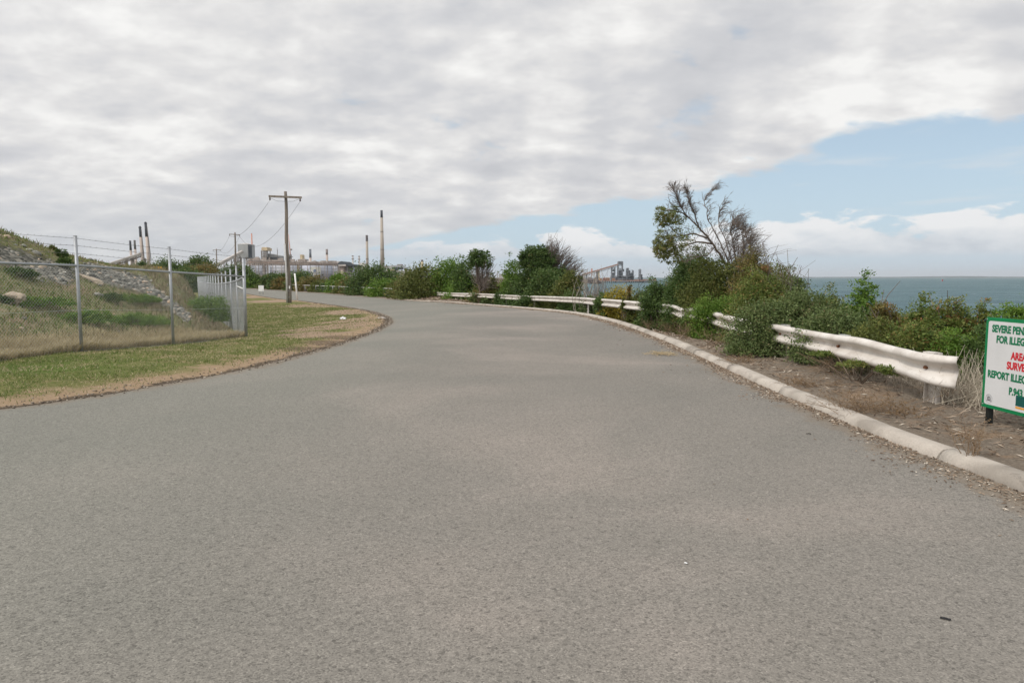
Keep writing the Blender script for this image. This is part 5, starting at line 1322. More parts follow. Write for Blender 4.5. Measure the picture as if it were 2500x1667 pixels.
# litter: twigs, bark flakes and leaves on the right verge and against the kerb
M_lit = leafmat('litter', [(0, (0.06, 0.04, 0.028)), (0.4, (0.15, 0.105, 0.07)), (0.75, (0.29, 0.22, 0.16)), (1, (0.52, 0.46, 0.38))], 0.0, .9)
def litter(x, y, z, L_, w_, rng, name, label, tilt=.25):
    n = len(x); a = rng.uniform(0, 6.28, n); d1 = np.stack([np.cos(a), np.sin(a), rng.normal(0, tilt, n)], 1) * (L_ / 2)[:, None]; d2_ = np.stack([-np.sin(a), np.cos(a), rng.normal(0, .3, n)], 1) * (w_ / 2)[:, None]
    P = np.stack([x, y, z], 1) + np.array([0, 0, 1]) * (np.abs(d1[:, 2]) + .003)[:, None]; up = np.array([0, 0, 1]) * (w_ * .5)[:, None]
    V = np.stack([P - d1, P - d2_, P + d1, P + d2_, P + up], 1).reshape(-1, 3); b = np.arange(n)[:, None] * 5
    Fq = np.concatenate([b + np.array([[i, (i + 1) % 4, 4]]) for i in range(4)])
    return tag(link_mesh(name, np_mesh(name, V, [Fq], dict(var=np.repeat(np.clip(rng.normal(.5, .26, n), 0, 1), 5))), M_lit), label, 'plant litter', kind='stuff')
ksr = np.concatenate([[0], np.cumsum(np.linalg.norm(np.diff(KERBLINE, axis=0), axis=1))])
n = 95000; s_ = 3 + (ksr[-1] - 3) * rng.random(n) ** 2.2; cx = np.interp(s_, ksr, KERBLINE[:, 0]); cy = np.interp(s_, ksr, KERBLINE[:, 1]); nx = np.interp(s_, ksr, KNn[:, 0]); ny = np.interp(s_, ksr, KNn[:, 1])
o_ = .30 + 3.4 * rng.random(n); x = cx + nx * o_; y = cy + ny * o_
keep = (fbm(x * 2.2, y * 2.2, 71) + rng.normal(0, .1, n)) > .42; x, y, o_ = x[keep], y[keep], o_[keep]
z = zverge(x, y, o_); litter(x, y, z, rng.uniform(.02, .12, len(x)) * (1 + y / 25), rng.uniform(.004, .011, len(x)) * (1 + y / 12), rng, 'leaf_litter', 'dry twigs and leaf litter covering the verge behind the kerb')
n = 48000; s_ = 3 + (ksr[-1] - 3) * rng.random(n) ** 2.0; wv = .20 * (.35 + 1.2 * vnoise(s_ * .9, s_ * 0 + 3.3, 77)) * (.5 + .8 * vnoise(s_ * 4, s_ * 0 + 1.3, 78)); o_ = -np.abs(rng.normal(0, 1, n)) * wv * .8 - .005
o_ = np.where(rng.random(n) < .010, -rng.exponential(.5, n), o_)
cx = np.interp(s_, ksr, KERBLINE[:, 0]); cy = np.interp(s_, ksr, KERBLINE[:, 1]); nx = np.interp(s_, ksr, KNn[:, 0]); ny = np.interp(s_, ksr, KNn[:, 1]); x = cx + nx * o_; y = cy + ny * o_
litter(x, y, z0(x, y) + .014, rng.uniform(.008, .04, n) * (1 + y / 20), rng.uniform(.003, .012, n) * (1 + y / 14), rng, 'kerb_litter', 'brown leaf litter swept against the foot of the kerb', .12)
# dry weeds on the right verge
def weed(label, px, py, d_, hgt, n, spread, kind='dead', leafy=False):
    NB[0] += 1; rg = np.random.default_rng(3000 + NB[0])
    q_ = solve(px, py, lambda a_, b_: float(z0(a_, b_)) + .12); d_ = q_[1]; c = np.array([q_[0], q_[1], 0.]); z = gz1(c[0], c[1]); root = empty('dry_weed', (c[0], c[1], z), label, 'weed', 'dry weeds on the right verge')
    m = MB(); ends = []
    for i in range(n):
        b = np.array([c[0] + rg.normal(0, spread * .45), c[1] + rg.normal(0, spread * .45), z - .02]); e = b + np.array([rg.normal(0, spread), rg.normal(0, spread), hgt * rg.uniform(.5, 1)]); md = (b + e) / 2 + rg.normal(0, hgt * .07, 3)
        m.tube([b, md, e], [.0035, .0025, .0015], 4, cap=False, smooth=False); ends += [md, e]
        for j in range(3):
            s2 = b + (e - b) * rg.uniform(.4, .9); e2 = s2 + rg.normal(0, hgt * .18, 3) + [0, 0, hgt * .1]; m.tube([s2, e2], [.002, .001], 3, cap=False, smooth=False); ends.append(e2)
    m.build('stems', plain('weed_stem', (0.22, 0.155, 0.10), .9, scale=20), root)
    E = np.array(ends); k = rg.integers(0, len(E), n * 14); V, Fq, var = leaves_at(E[k] + rg.normal(0, hgt * .05, (len(k), 3)), .016, rg, None, .5); link_mesh('seed_heads', np_mesh('seed_heads', V, [Fq], dict(var=var)), LEAF[kind], root)['kind'] = 'stuff'
M_weed = leafmat('weed_brown', [(0, (0.11, 0.07, 0.035)), (0.5, (0.20, 0.13, 0.065)), (1, (0.32, 0.22, 0.12))], .15, .8); LEAF['weed'] = M_weed
for a in [
 ('spiky brown weed standing alone in front of the sign post', 2230, 1040, 5.9, .34, 16, .06), ('bushy orange brown weed between rail end and kerb', 1985, 935, 8.3, .22, 60, .28),
 ('low orange brown weed right of the bushy one', 2060, 945, 8.0, .16, 45, .22), ('low tan weed beside the kerb below the grey green bush', 1860, 880, 9.6, .14, 50, .25),
 ('tall brown stalks just behind the kerb below the leaning tree', 1575, 770, 15.2, .45, 26, .16), ('brown stalks beside the kerb left of the grey green bush', 1640, 790, 13.8, .42, 24, .16),
 ('tall thin brown stalks near the rail kink', 1535, 745, 17.6, .5, 26, .2), ('thin stalks at the kerb below the yellow bush', 1490, 745, 18.2, .4, 22, .2),
 ('tan stalks under the rail near the pale bare shrub', 1362, 712, 23, .5, 50, .3), ('dry tangled grass below the long clear rail length', 1250, 704, 27, .35, 80, .7),
 ('dry stalks at the foot of the grey green bush', 1700, 812, 12.0, .3, 30, .2), ('dry grey tangle beneath the rail middle', 1960, 862, 9.3, .28, 70, .35),
 ('low orange weed close to the kerb, below the leaning tree', 1700, 828, 11.8, .14, 40, .22)]:
    weed(*a, kind='weed')
# pale tangled dead grass behind the rail end and under the bushes
n = 5500; s_ = rng.random(n); i_ = (s_ * 230).astype(int); b0 = RAILQ[i_]; o_ = rng.uniform(.0, 1.5, n); x = b0[:, 0] - RAILN[i_, 0] * o_; y = b0[:, 1] - RAILN[i_, 1] * o_ - .5 * (rng.random(n) < .3)
z = ground_z(x, y); blades(np.stack([x, y, z - .01], 1), rng.uniform(.12, .5, n), np.full(n, .006), rng, leafmat('pale_dead_grass', [(0, (0.15, 0.125, 0.09)), (0.5, (0.26, 0.22, 0.17)), (1, (0.42, 0.37, 0.30))], .1, .9), 'dead_grass', 'pale tangled dead grass beneath the rail and bushes', .9)
for k_, (lab, px, py, d_) in enumerate([('clump of long pale dead stems between rail end and sign', 2205, 925, 7.7), ('clump of long pale dead stems directly left of the sign', 2245, 905, 7.5)]):
    rg = np.random.default_rng(90 + k_); c = at(px, py, d_); z = gz1(c[0], c[1]); m = MB()
    for i in range(70):
        b = np.array([c[0] + rg.normal(0, .16), c[1] + rg.normal(0, .2), z]); e = b + np.array([rg.normal(.12, .22), rg.normal(0, .25), rg.uniform(.08, .62)]); m.tube([b, (b + e) / 2 + rg.normal(0, .04, 3), e], [.004, .003, .0015], 4, cap=False, smooth=False)
    tag(m.build('dead_stems', plain('straw_stem', (0.42, 0.37, 0.29), .9, scale=20)), lab, 'weed', 'pale dead stem clumps')
# ================================================================== low fence beyond the bend and far rail
def offset_line(P, o):
    T_ = np.gradient(P, axis=0); T_ /= np.linalg.norm(T_, axis=1)[:, None]; return P + np.stack([T_[:, 1], -T_[:, 0]], 1) * o
fl = offset_line(RIGHT, 1.5); fr_ = (fl[:, 0] < -11.5) & (fl[:, 1] < 118); FL = resample(fl[fr_], 3.0)
root = empty('low_wire_fence', (FL[0][0], FL[0][1], float(z0(*FL[0]))), 'low wire fence with pale top rail along the far road edge past the bend', 'fence')
for i, p in enumerate(FL):
    z = float(z0(*p)); m = MB(); m.tube([(p[0], p[1], z - .1), (p[0], p[1], z + 1.05)], .035, 8); m.build('post', M_galv, root)
for h_, r_, nm in ((.25, .008, 'wire'), (.5, .008, 'wire'), (.75, .008, 'wire'), (1.0, .045, 'top_rail')):
    m = MB(); m.tube([(p[0], p[1], float(z0(*p)) + h_) for p in FL], r_, 6); m.build(nm, M_wire if nm == 'wire' else plain('pale_rail', (0.55, 0.53, 0.49), .7), root)

# ================================================================== industry
GRD = -0.7
def X(px, d): return at(px, 640, d)[0]
def Zp(py, d, px=1176): return at(px, py, d)[2]
def pbox(mb, x0, x1, yt, yb, d, dep=10, zb=None):
    a = at(x0, yt, d); b = at(x1, (yb if yb is not None else 660), d); lo = GRD if yb is None else b[2]
    if zb is not None: lo = zb
    mb.box(((a[0] + b[0]) / 2, d + dep / 2, (a[2] + lo) / 2), (abs(b[0] - a[0]), dep, a[2] - lo)); return mb
def pcyl(mb, xc, hw, yt, d, hwb=None, yb=None, n=28):
    t = at(xc, yt, d); r = hw * S * d / F; rb = (hwb or hw) * S * d / F; lo = GRD if yb is None else at(xc, yb, d)[2]
    mb.tube([(t[0], d + rb, lo), (t[0], d + rb, t[2])], [rb, r], n); return mb
def thing(name, label, cat, xc, d, group=None): return empty(name, (X(xc, d), d, GRD), label, cat, group)
C_conc = plain('stack_concrete', (0.37, 0.32, 0.265), .9, var=.12, scale=.08, streak=True, dirt=(.24, .2, .165), dirt_amt=.5)
C_conc2 = plain('stack_pink', (0.48, 0.40, 0.35), .9, var=.1, scale=.1, streak=True, dirt=(.3, .25, .22))
C_soot = plain('soot_band', (0.055, 0.06, 0.07), .85, var=.2, scale=.2)
C_soot2 = plain('soot_brown', (0.14, 0.125, 0.12), .85, var=.2, scale=.2)
C_red = plain('stack_red', (0.55, 0.27, 0.20), .8, var=.12, scale=.2, streak=True)
C_tank = plain('tank_paint', (0.42, 0.43, 0.46), .6, var=.12, scale=.12, streak=True, dirt=(.30, .27, .25), dirt_amt=.5)
C_tank2 = plain('tank_paint_blue', (0.44, 0.46, 0.52), .6, var=.10, scale=.12, streak=True, dirt=(.34, .32, .32), dirt_amt=.5)
C_seam = plain('tank_seam', (0.22, 0.24, 0.26), .7)
C_steel = plain('plant_steel', (0.25, 0.225, 0.205), .8, var=.25, scale=.3)
C_pipe = plain('plant_pipe', (0.50, 0.40, 0.33), .7, var=.2, scale=.3)
C_pipe2 = plain('plant_pipe_grey', (0.45, 0.44, 0.43), .6, var=.2, scale=.3)
C_clad = plain('cladding_grey', (0.36, 0.37, 0.365), .7, var=.1, scale=.2, streak=True, dirt=(.22, .2, .19))
C_dark = plain('dark_cladding', (0.07, 0.08, 0.09), .8, var=.2, scale=.2)
C_cream = plain('cream_cladding', (0.55, 0.45, 0.30), .8, var=.1, scale=.2)
C_pale = plain('pale_cladding', (0.50, 0.47, 0.44), .8, var=.12, scale=.2, dirt=(.34, .3, .27))
C_gal = plain('gallery_cladding', (0.47, 0.44, 0.40), .8, var=.12, scale=.4, dirt=(.33, .3, .26))

def chimney(label, xc, yt, hw, d, hwb, band, bandmat, mat, name='chimney', rings=(), collar=False, group='chimneys of the industrial plant', lean=0):
    root = thing(name, label, 'chimney', xc, d, group); t = at(xc, yt, d); rb = hwb * S * d / F; rt = hw * S * d / F; zt = t[2]; y = d + rb
    zb_ = at(xc, band, d)[2] if band else zt; f = (zb_ - GRD) / (zt - GRD); rm = rb + (rt - rb) * f; xb = t[0] + lean * S * d / F; xm = xb + (t[0] - xb) * f
    m = MB(); m.tube([(xb, y, GRD), (xm, y, zb_)], [rb, rm], 24); m.build('shaft', mat, root)
    if band: m = MB(); m.tube([(xm, y, zb_), (t[0], y, zt)], [rm * 1.01, rt * 1.01], 24, cap=True); m.build('soot_cap', bandmat, root)
    m = MB(); m.tube([(t[0], y, zt - rt * .5), (t[0], y, zt + .15)], [rt * (1.25 if collar else 1.08)] * 2, 24); 
    if collar: m.tube([(t[0], y, zt + .15), (t[0], y, zt + rt * 1.0)], [rt * 1.0, rt * .6], 24)
    m.build('rim', bandmat if band else mat, root)
    for q in rings:
        z = at(xc, q, d)[2]; r = rb + (rt - rb) * (z - GRD) / (zt - GRD); xx = xb + (t[0] - xb) * (z - GRD) / (zt - GRD); m = MB(); m.tube([(xx, y, z - .5), (xx, y, z + .5)], r * 1.05, 24); m.build('ring', C_soot2, root)
    if collar:
        m = MB(); s_ = rt * 1.25
        m.tube([(xb + rb * 1.15, y - rb * .3, GRD + 20), (t[0] + rt * 1.2, y - rt * .3, zt - 3)], .35, 6); m.build('ladder', C_soot2, root)
chimney('tallest chimney, tapered concrete with a black top, on the refinery right side', 875.3, 483, 2.55, 1000, 5.4, 499.5, C_soot, C_conc, rings=(532, 573, 606, 615))
chimney('second tallest slim tapered chimney left of the tallest one', 841.8, 540.5, 2.5, 900, 3.2, 554, C_soot2, C_conc, rings=(552, 595))
chimney('straight grey topped chimney behind the big white tank, left of two', 711.5, 572.5, 2.5, 850, 2.9, 592, plain('soot_grey', (0.20, 0.22, 0.25), .85), C_conc2)
chimney('straight grey topped chimney behind the big white tank, right of two', 749.8, 572.5, 2.4, 850, 3.0, 585, plain('soot_warm', (0.30, 0.26, 0.24), .85), C_conc2)
chimney('thin reddish stack just right of the grey silo', 577.2, 536.5, 1.3, 620, 1.8, None, C_red, C_red)
chimney('short pale chimney standing alone right of the tallest chimney', 969.2, 597, 2.4, 900, 2.9, 601.5, C_soot2, C_cream)
chimney('left most shorter chimney with black top behind the left conveyor', 297, 553, 2.1, 800, 3.2, 575, C_soot, C_conc2, lean=2)
chimney('second shorter chimney with grey brown top behind the left conveyor', 307.3, 552, 2.1, 800, 3.2, 572.5, plain('soot_olive', (0.12, 0.12, 0.11), .85), C_conc2, lean=2)
chimney('taller chimney with domed black top, left of the tallest pair', 319.5, 522, 2.6, 760, 3.7, 544.5, C_soot, C_conc2, collar=True, lean=3)
chimney('tallest of the four left chimneys, domed black top', 332, 512, 2.6, 740, 4.3, 544, C_soot, C_conc2, collar=True, lean=4.5)
for lab, xc, yt in (('twin slim steel stack with flared collar, left one', 809.7, 587), ('twin slim steel stack with flared collar, right one', 824.4, 588)):
    root = thing('steel_stack', lab, 'stack', xc, 620, 'twin steel stacks'); m = MB(); pcyl(m, xc, 1.7, yt, 620); m.build('shaft', C_pale, root)
    m = MB(); t = at(xc, yt, 620); r = 1.7 * S * 620 / F
    for dy, k_ in ((7, 1.7), (0.5, 1.35)): m.tube([(t[0], 620 + r, at(xc, yt + dy + 1.2, 620)[2]), (t[0], 620 + r, at(xc, yt + dy - .6, 620)[2])], r * k_, 16)
    m.build('collar', C_steel, root)

def tank(label, xc, hw, yt, d, mat, ladder=None):
    root = thing('storage_tank', label, 'tank', xc, d, 'large steel storage tanks'); t = at(xc, yt, d); r = hw * S * d / F; y = d + r; H = t[2] - GRD
    m = MB(); m.tube([(t[0], y, GRD), (t[0], y, t[2])], r, 64); m.build('shell', mat, root)
    m = MB()
    for k_ in range(1, 5): m.tube([(t[0], y, GRD + H * k_ / 5 - .08), (t[0], y, GRD + H * k_ / 5 + .08)], r + .12, 64, cap=False)
    m.build('seam', C_seam, root)
    m = MB(); m.tube([(t[0], y, t[2]), (t[0], y, t[2] + .8)], [r * 1.01, r * .1], 48); m.build('roof', C_pale, root)
    m = MB(); n_ = int(r * 1.2)
    for k_ in range(n_):
        a = math.pi + math.pi * k_ / n_; m.beam((t[0] + r * math.cos(a), y + r * math.sin(a), t[2]), (t[0] + r * math.cos(a), y + r * math.sin(a), t[2] + 1.2), .12)
    m.tube([(t[0] + r * math.cos(math.pi + math.pi * k_ / 40), y + r * math.sin(math.pi + math.pi * k_ / 40), t[2] + 1.2) for k_ in range(41)], .09, 5); m.build('railing', C_pipe2, root)
    return root, t, r, y
tank('grey storage tank at the left end of the refinery row', 586, 16, 609.5, 470, C_tank)
tank('wide grey storage tank behind the big power pole', 645, 37, 608, 480, C_tank)
tk, tt, tr, ty = tank('wide pale blue storage tank carrying a white sign panel', 719, 33.5, 609, 470, C_tank2)
tank('plain grey tank right of the tank with the sign', 765, 16, 611, 480, C_tank)
# vertical support towers between the tanks
for lab, x0, x1, yt in (('pale square tower between the first two tanks', 602.5, 608.5, 609), ('tan square tower between second and third tank', 682, 686.5, 608)):
    root = thing('support_tower', lab, 'tower', (x0 + x1) / 2, 460, 'towers between the tanks'); m = MB(); pbox(m, x0, x1, yt, None, 460, 3); m.build('shaft', C_cream if x0 > 650 else C_pale, root)
    m = MB(); 
    for q in (615, 622, 629): pbox(m, x0 - .6, x1 + .6, q, q + .6, 459.5, 4)
    m.build('platform', C_steel, root)
# curved sign panel on the tank
def panel(a0, a1, yt, yb, off, mat, name):
    n_ = 16; V = []
    for k_ in range(n_ + 1):
        px = a0 + (a1 - a0) * k_ / n_; x = X(px, 462) - tt[0]; x = max(-tr, min(tr, x)); yy = ty - math.sqrt(tr * tr - x * x) - off
        V += [(tt[0] + x, yy, Zp(yb, 470)), (tt[0] + x, yy, Zp(yt, 470))]
    m = MB(); m._add(V, [(2 * k_, 2 * k_ + 2, 2 * k_ + 3, 2 * k_ + 1) for k_ in range(n_)]); return m.build(name, mat, tk)
pn = panel(706.5, 729, 613, 632, .35, plain('panel_white', (0.66, 0.66, 0.60), .6, var=.05), 'sign_panel')
panel(713.3, 720, 619.5, 625, .5, plain('logo_blue', (0.02, 0.09, 0.24), .5), 'logo')
def flat_on_tank(px, py): x = X(px, 462) - tt[0]; return (tt[0] + x, ty - math.sqrt(tr * tr - x * x) - .65, Zp(py, 470))
m = MB()
for tri in (((714.6, 624.6), (716.6, 620.6), (716.6, 622.6), (715.6, 624.6)), ((718.7, 624.6), (716.6, 620.6), (716.6, 622.6), (717.7, 624.6))): m.quad(*[flat_on_tank(*q) for q in tri])
m.build('logo_mark', plain('mark_white', (0.8, 0.8, 0.8), .5), tk)
q = flat_on_tank(716.7, 628.8); put_text('lettering', 'ALCOA', Matrix.Translation(q) @ Matrix.Rotation(R(90), 4, 'X'), plain('ink_faded', (0.18, 0.20, 0.30), .6), tk, 1.5, 1.5, .02, 'CENTER')

# elevated pipe rack in front of and above the tanks
root = thing('pipe_rack', 'long brown elevated pipe rack running above the row of tanks', 'pipe rack', 680, 455); rr = random.Random(8)
x = 566
m = MB(); d_ = 455
while x < 775:
    t = (x - 566) / 209; yt = 596.5 + 9.5 * t; a = at(x, yt, d_); 
    for yy in (0, 6): m.beam((a[0], d_ + yy, at(x, 609.5, d_)[2] if int((x - 566) / 5) % 4 else GRD), (a[0], d_ + yy, a[2]), .28)
    b = at(x + 5, yt + .2, d_); c = at(x + 5, 608, d_); m.beam((a[0], d_, a[2]), (c[0], d_, c[2]), .16); m.beam((a[0], d_, at(x, 608, d_)[2]), (b[0], d_, b[2]), .16)
    m.beam((a[0], d_, a[2] - .6), (a[0], d_ + 6, a[2] - .6), .2); x += 5
for _ in range(46):
    xx = rr.uniform(568, 772); t = (xx - 566) / 209; a = at(xx, 596.5 + 9 * t, d_); hh_ = rr.uniform(.4, 2.4); ww_ = rr.uniform(.3, 2.6); m.box((a[0], d_ + rr.uniform(1, 5), a[2] + hh_ / 2 - .2), (ww_, 1.2, hh_))
m.build('frame', plain('rack_steel', (0.36, 0.31, 0.275), .8, var=.2, scale=.3), root)
for k_ in range(8):
    t = k_ / 7; off = rr.uniform(-.4, .4); P0 = at(566, 595.5 + t * 12 + off, d_); P1 = at(776, 604.5 + t * 5 + off, d_); yy = rr.uniform(-.5, 6)
    m = MB(); m.tube([(P0[0], d_ + yy, P0[2]), ((P0[0] + P1[0]) / 2, d_ + yy, (P0[2] + P1[2]) / 2 + rr.uniform(-.2, .2)), (P1[0], d_ + yy, P1[2])], rr.choice([.16, .22, .3]), 8); m.build('pipe', [C_pipe, C_pipe2, C_steel, C_red][k_ % 4 if k_ % 5 else 0] if k_ % 4 < 3 or k_ == 3 else C_pipe, root)

def plantbox(name, label, cat, parts, xc, d, group=None):
    """parts: (part name, x0, x1, ytop, ybottom, material, depth offset, depth)"""
    root = thing(name, label, cat, xc, d, group)
    for (pn_, x0, x1, yt, yb, mat, o_, dp) in parts:
        m = MB(); pbox(m, x0, x1, yt, yb, d + o_, dp); m.build(pn_, mat, root)
    return root
# square silo with inclined gallery (right of the fence corner)
root = plantbox('silo', 'tall grey square silo on a steel frame behind the fence corner', 'silo',
    [('bin', 545.8, 571, 560.5, 592, C_clad, 0, 12), ('side_panel', 569.3, 571.6, 561.5, 591, C_dark, -.4, 6), ('skirt', 546.5, 570.5, 592, 594, C_steel, .5, 11)], 558, 470)
m = MB(); A = at(545.4, 560.6, 470); B = at(571.3, 561.6, 470); mid = (A + B) / 2; mid[2] += .5
m.quad((A[0], 470, A[2]), (B[0], 470, B[2]), (mid[0], 476, mid[2] + .6)); m.quad((B[0], 470, B[2]), (B[0], 482, B[2]), (mid[0], 476, mid[2] + .6)); m.quad((A[0], 482, A[2]), (A[0], 470, A[2]), (mid[0], 476, mid[2] + .6)); m.quad((B[0], 482, B[2]), (A[0], 482, A[2]), (mid[0], 476, mid[2] + .6)); m.build('roof', C_pale, root)
m = MB()
for x_ in (547, 553, 559, 565, 570):
    a = at(x_, 594, 470)
    for yy in (471, 481): m.beam((a[0], yy, GRD), (a[0], yy, a[2]), .5)
for x_ in (547, 553, 559, 565): a = at(x_, 594, 470); b = at(x_ + 6, 608, 470); m.beam((a[0], 470.6, a[2]), (b[0], 470.6, b[2]), .25); m.beam((a[0], 470.8, b[2]), (b[0], 470.8, a[2]), .25)
m.build('frame', C_steel, root)
def gallery(label, p0, p1, d0, d1, hpx, legs, mat, name='conveyor_gallery', trussed=False, steps=0):
    A = at(*p0, d0); B = at(*p1, d1); root = empty(name, (A[0], A[1], GRD), label, 'conveyor', None); h = hpx * S * (d0 + d1) / 2 / F
    m = MB(); m.beam(A, B, h * 1.1, h); m.build('tube', mat, root)
    m = MB(); U = np.array([0, 0, h * .5]); m.beam(A + U * 1.15, B + U * 1.15, h * .7, h * .18); m.build('roof', C_pale if mat is not C_steel else C_steel, root)
    if trussed:
        m = MB(); n_ = 16
        for k_ in range(n_ + 1):
            q = A + (B - A) * k_ / n_; 
            if k_ < n_: q2 = A + (B - A) * (k_ + 1) / n_; m.beam(q - U, q2 - U * 3.2, .35); m.beam(q - U * 3.2, q2 - U * 3.2, .35)
            m.beam(q - U, q - U * 3.2, .3)
        m.build('truss', C_steel, root)
    for t in legs:
        q = A + (B - A) * t
        if q[2] - GRD > 1:
            m = MB(); w = h * .6
            for s_ in (-1, 1): m.beam((q[0] + s_ * w * 1.6, q[1], GRD), (q[0] + s_ * w * .8, q[1], q[2] - h * .5), .5)
            k_ = 3
            for j in range(k_):
                za = GRD + (q[2] - GRD - h * .5) * j / k_; zb_ = GRD + (q[2] - GRD - h * .5) * (j + 1) / k_; m.beam((q[0] - w * 1.3, q[1], za), (q[0] + w * 1.1, q[1], zb_), .25)
            m.build('trestle', C_steel, root)
    return root
gallery('inclined grey conveyor gallery climbing into the square silo', (500, 608.5), (556, 579), 440, 468, 6.0, (.3, .6, .85), C_gal)
gallery('long inclined pale conveyor gallery in front of the four left chimneys', (222, 616.5), (323, 583), 300, 330, 4.6, (.35, .5, .65, .8), C_gal, trussed=True)
gallery('short pale conveyor chute sloping down right from the head of the left gallery', (322, 584), (345, 603), 330, 332, 1.1, (.5,), C_gal)
# cream topped lattice tower + shed
root = thing('hopper_tower', 'lattice tower with cream box on top beside a grey shed on the refinery', 'tower', 606.5, 520); m = MB(); pbox(m, 600.3, 613.8, 569.5, 575.5, 520, 10); m.build('top_box', C_cream, root)
m = MB(); pbox(m, 601.5, 612.5, 568, 569.5, 521, 8); m.build('roof', C_cream, root)
m = MB(); zt_ = at(606, 575.5, 520)[2]
for x_ in (601.2, 607, 612.8):
    for yy in (521, 529): m.beam((X(x_, 520), yy, GRD), (X(x_, 520), yy, zt_), .55)
for q in (579, 583, 587, 591, 595):
    z = at(606, q, 520)[2]; m.beam((X(601.2, 520), 520.6, z), (X(612.8, 520), 520.6, z), .4); z2 = at(606, q - 4, 520)[2]; m.beam((X(601.2, 520), 520.8, z), (X(607, 520), 520.8, z2), .3); m.beam((X(612.8, 520), 520.8, z), (X(607, 520), 520.8, z2), .3)
m.build('frame', C_steel, root); m = MB(); pbox(m, 602.5, 611, 589, 595, 522, 6); m.build('lower_bin', C_clad, root)
root = thing('shed', 'grey sloped roof shed on top of the refinery, right of the lattice tower', 'shed', 625, 525); m = MB()
pr_ = [(613.5, 582), (619, 582.5), (637, 587), (637, 597), (613.5, 597)]; f_ = [at(x_, y_, 525) for x_, y_ in pr_]; n_ = len(f_)
m._add([(q[0], 525, q[2]) for q in f_] + [(q[0], 540, q[2]) for q in f_], [tuple(range(n_))[::-1], tuple(range(n_, 2 * n_))] + [(i, (i + 1) % n_, (i + 1) % n_ + n_, i + n_) for i in range(n_)]); m.build('wall', C_clad, root)
m = MB(); pbox(m, 614, 637, 591.5, 594.5, 524.5, 2); m.build('vent_band', C_dark, root)
m = MB()
for k_ in range(12): pbox(m, 614.5 + k_ * 1.9, 614.8 + k_ * 1.9, 584, 591, 524.7, .4)
m.build('ribs', C_steel, root)
plantbox('vent_mast', 'thin dark mast at the right end of the grey shed', 'mast', [('mast', 636.2, 637.2, 573, 597, C_steel, 0, 1.2), ('tip', 636.5, 636.9, 569, 573, C_steel, .3, .5)], 636.5, 524)
root = plantbox('process_tower', 'dark open process tower partly behind the big power pole', 'tower', [('column', 654.8, 656.2, 584, 600, C_steel, 0, 3), ('column', 665.8, 667.4, 584, 600, C_steel, 0, 3), ('deck', 654.8, 667.4, 589, 590.2, C_steel, 0, 6), ('deck', 654.8, 667.6, 597, 600, C_dark, 0, 6), ('bin', 657, 664, 585, 596, C_clad, 1, 5)], 661, 520)
root = thing('lattice_mast', 'thin red and white lattice mast right of the big power pole', 'mast', 668, 540); m = MB()
m.tube([(X(670.5, 540), 540, GRD), (X(667.5, 540), 540, Zp(566, 540)), (X(665.3, 540), 540, Zp(538, 540))], [.5, .35, .12], 6); m.build('mast', C_red, root); m = MB(); pbox(m, 666, 669.3, 571.5, 575, 539, 2); m.build('cabin', C_steel, root)
plantbox('stepped_building', 'pale stepped blockhouse with short tower left of the two straight chimneys', 'building', [('tower', 689, 694.5, 585, 596, C_cream, 3, 6), ('upper_floor', 685.5, 699, 595, 598.5, C_pale, 0, 12), ('lower_floor', 688, 696.5, 598.5, 601, C_dark, 1, 10), ('base', 684, 701, 601, None, C_pale, 0, 14)], 692, 560)
# humped roofs behind the rack
for k_, (x0, x1, yt) in enumerate([(697, 712, 600), (713, 731, 600), (732, 744, 599.5), (745, 762, 600), (762, 775, 600)]):
    root = thing('roof_bay', ['humped grey roof bay above the rack, left of the straight chimneys', 'humped grey roof bay directly right of the first straight chimney', 'narrow humped grey roof bay between the straight chimneys', 'humped grey roof bay right of the second straight chimney', 'humped pale roof bay beside the dark arched roof'][k_], 'building', (x0 + x1) / 2, 600, 'humped roof bays'); m = MB()
    P_ = [(x0, 606), (x0, yt + 3), (x0 + 3, yt), ((x0 + x1) / 2, yt - .8), (x1 - 3, yt), (x1, yt + 3), (x1, 606)]; f_ = [at(a_, b_, 600) for a_, b_ in P_]; n_ = len(f_)
    m._add([(q[0], 600, q[2]) for q in f_] + [(q[0], 625, q[2]) for q in f_], [tuple(range(n_))[::-1], tuple(range(n_, 2 * n_))] + [(i, (i + 1) % n_, (i + 1) % n_ + n_, i + n_) for i in range(n_)]); m.build('roof', C_pale if k_ % 2 == 0 else C_clad, root)
    m = MB(); pbox(m, x0, x1, 605.5, None, 601, 20); m.build('wall', C_clad, root)
# building with dark arched roof, silo column and sheds
root = thing('process_building', 'dark arched roof building with a tan silo column under it', 'building', 795, 440)
m = MB(); P_ = [(775.5, 609), (776, 605), (779, 601.5), (784, 600), (789, 601.5), (792.5, 606), (816.5, 607.5), (816.5, 611), (775.5, 611)]; f_ = [at(a_, b_, 440) for a_, b_ in P_]; n_ = len(f_)
m._add([(q[0], 440, q[2]) for q in f_] + [(q[0], 462, q[2]) for q in f_], [tuple(range(n_))[::-1], tuple(range(n_, 2 * n_))] + [(i, (i + 1) % n_, (i + 1) % n_ + n_, i + n_) for i in range(n_)]); m.build('roof', C_dark, root)
m = MB(); pbox(m, 777, 794, 607.5, 611.5, 439, 6); m.build('fascia', C_pale, root)
m = MB(); pbox(m, 775, 818, 611, None, 446, 16); m.build('wall', C_steel, root)
m = MB(); pcyl(m, 786, 6.2, 611, 441); m.build('silo_column', C_conc2, root)
m = MB()
for x_ in (774.8, 794.5, 797.5): pbox(m, x_, x_ + 1.4, 609, None, 440, 1.5)
m.build('columns', C_pipe2, root)
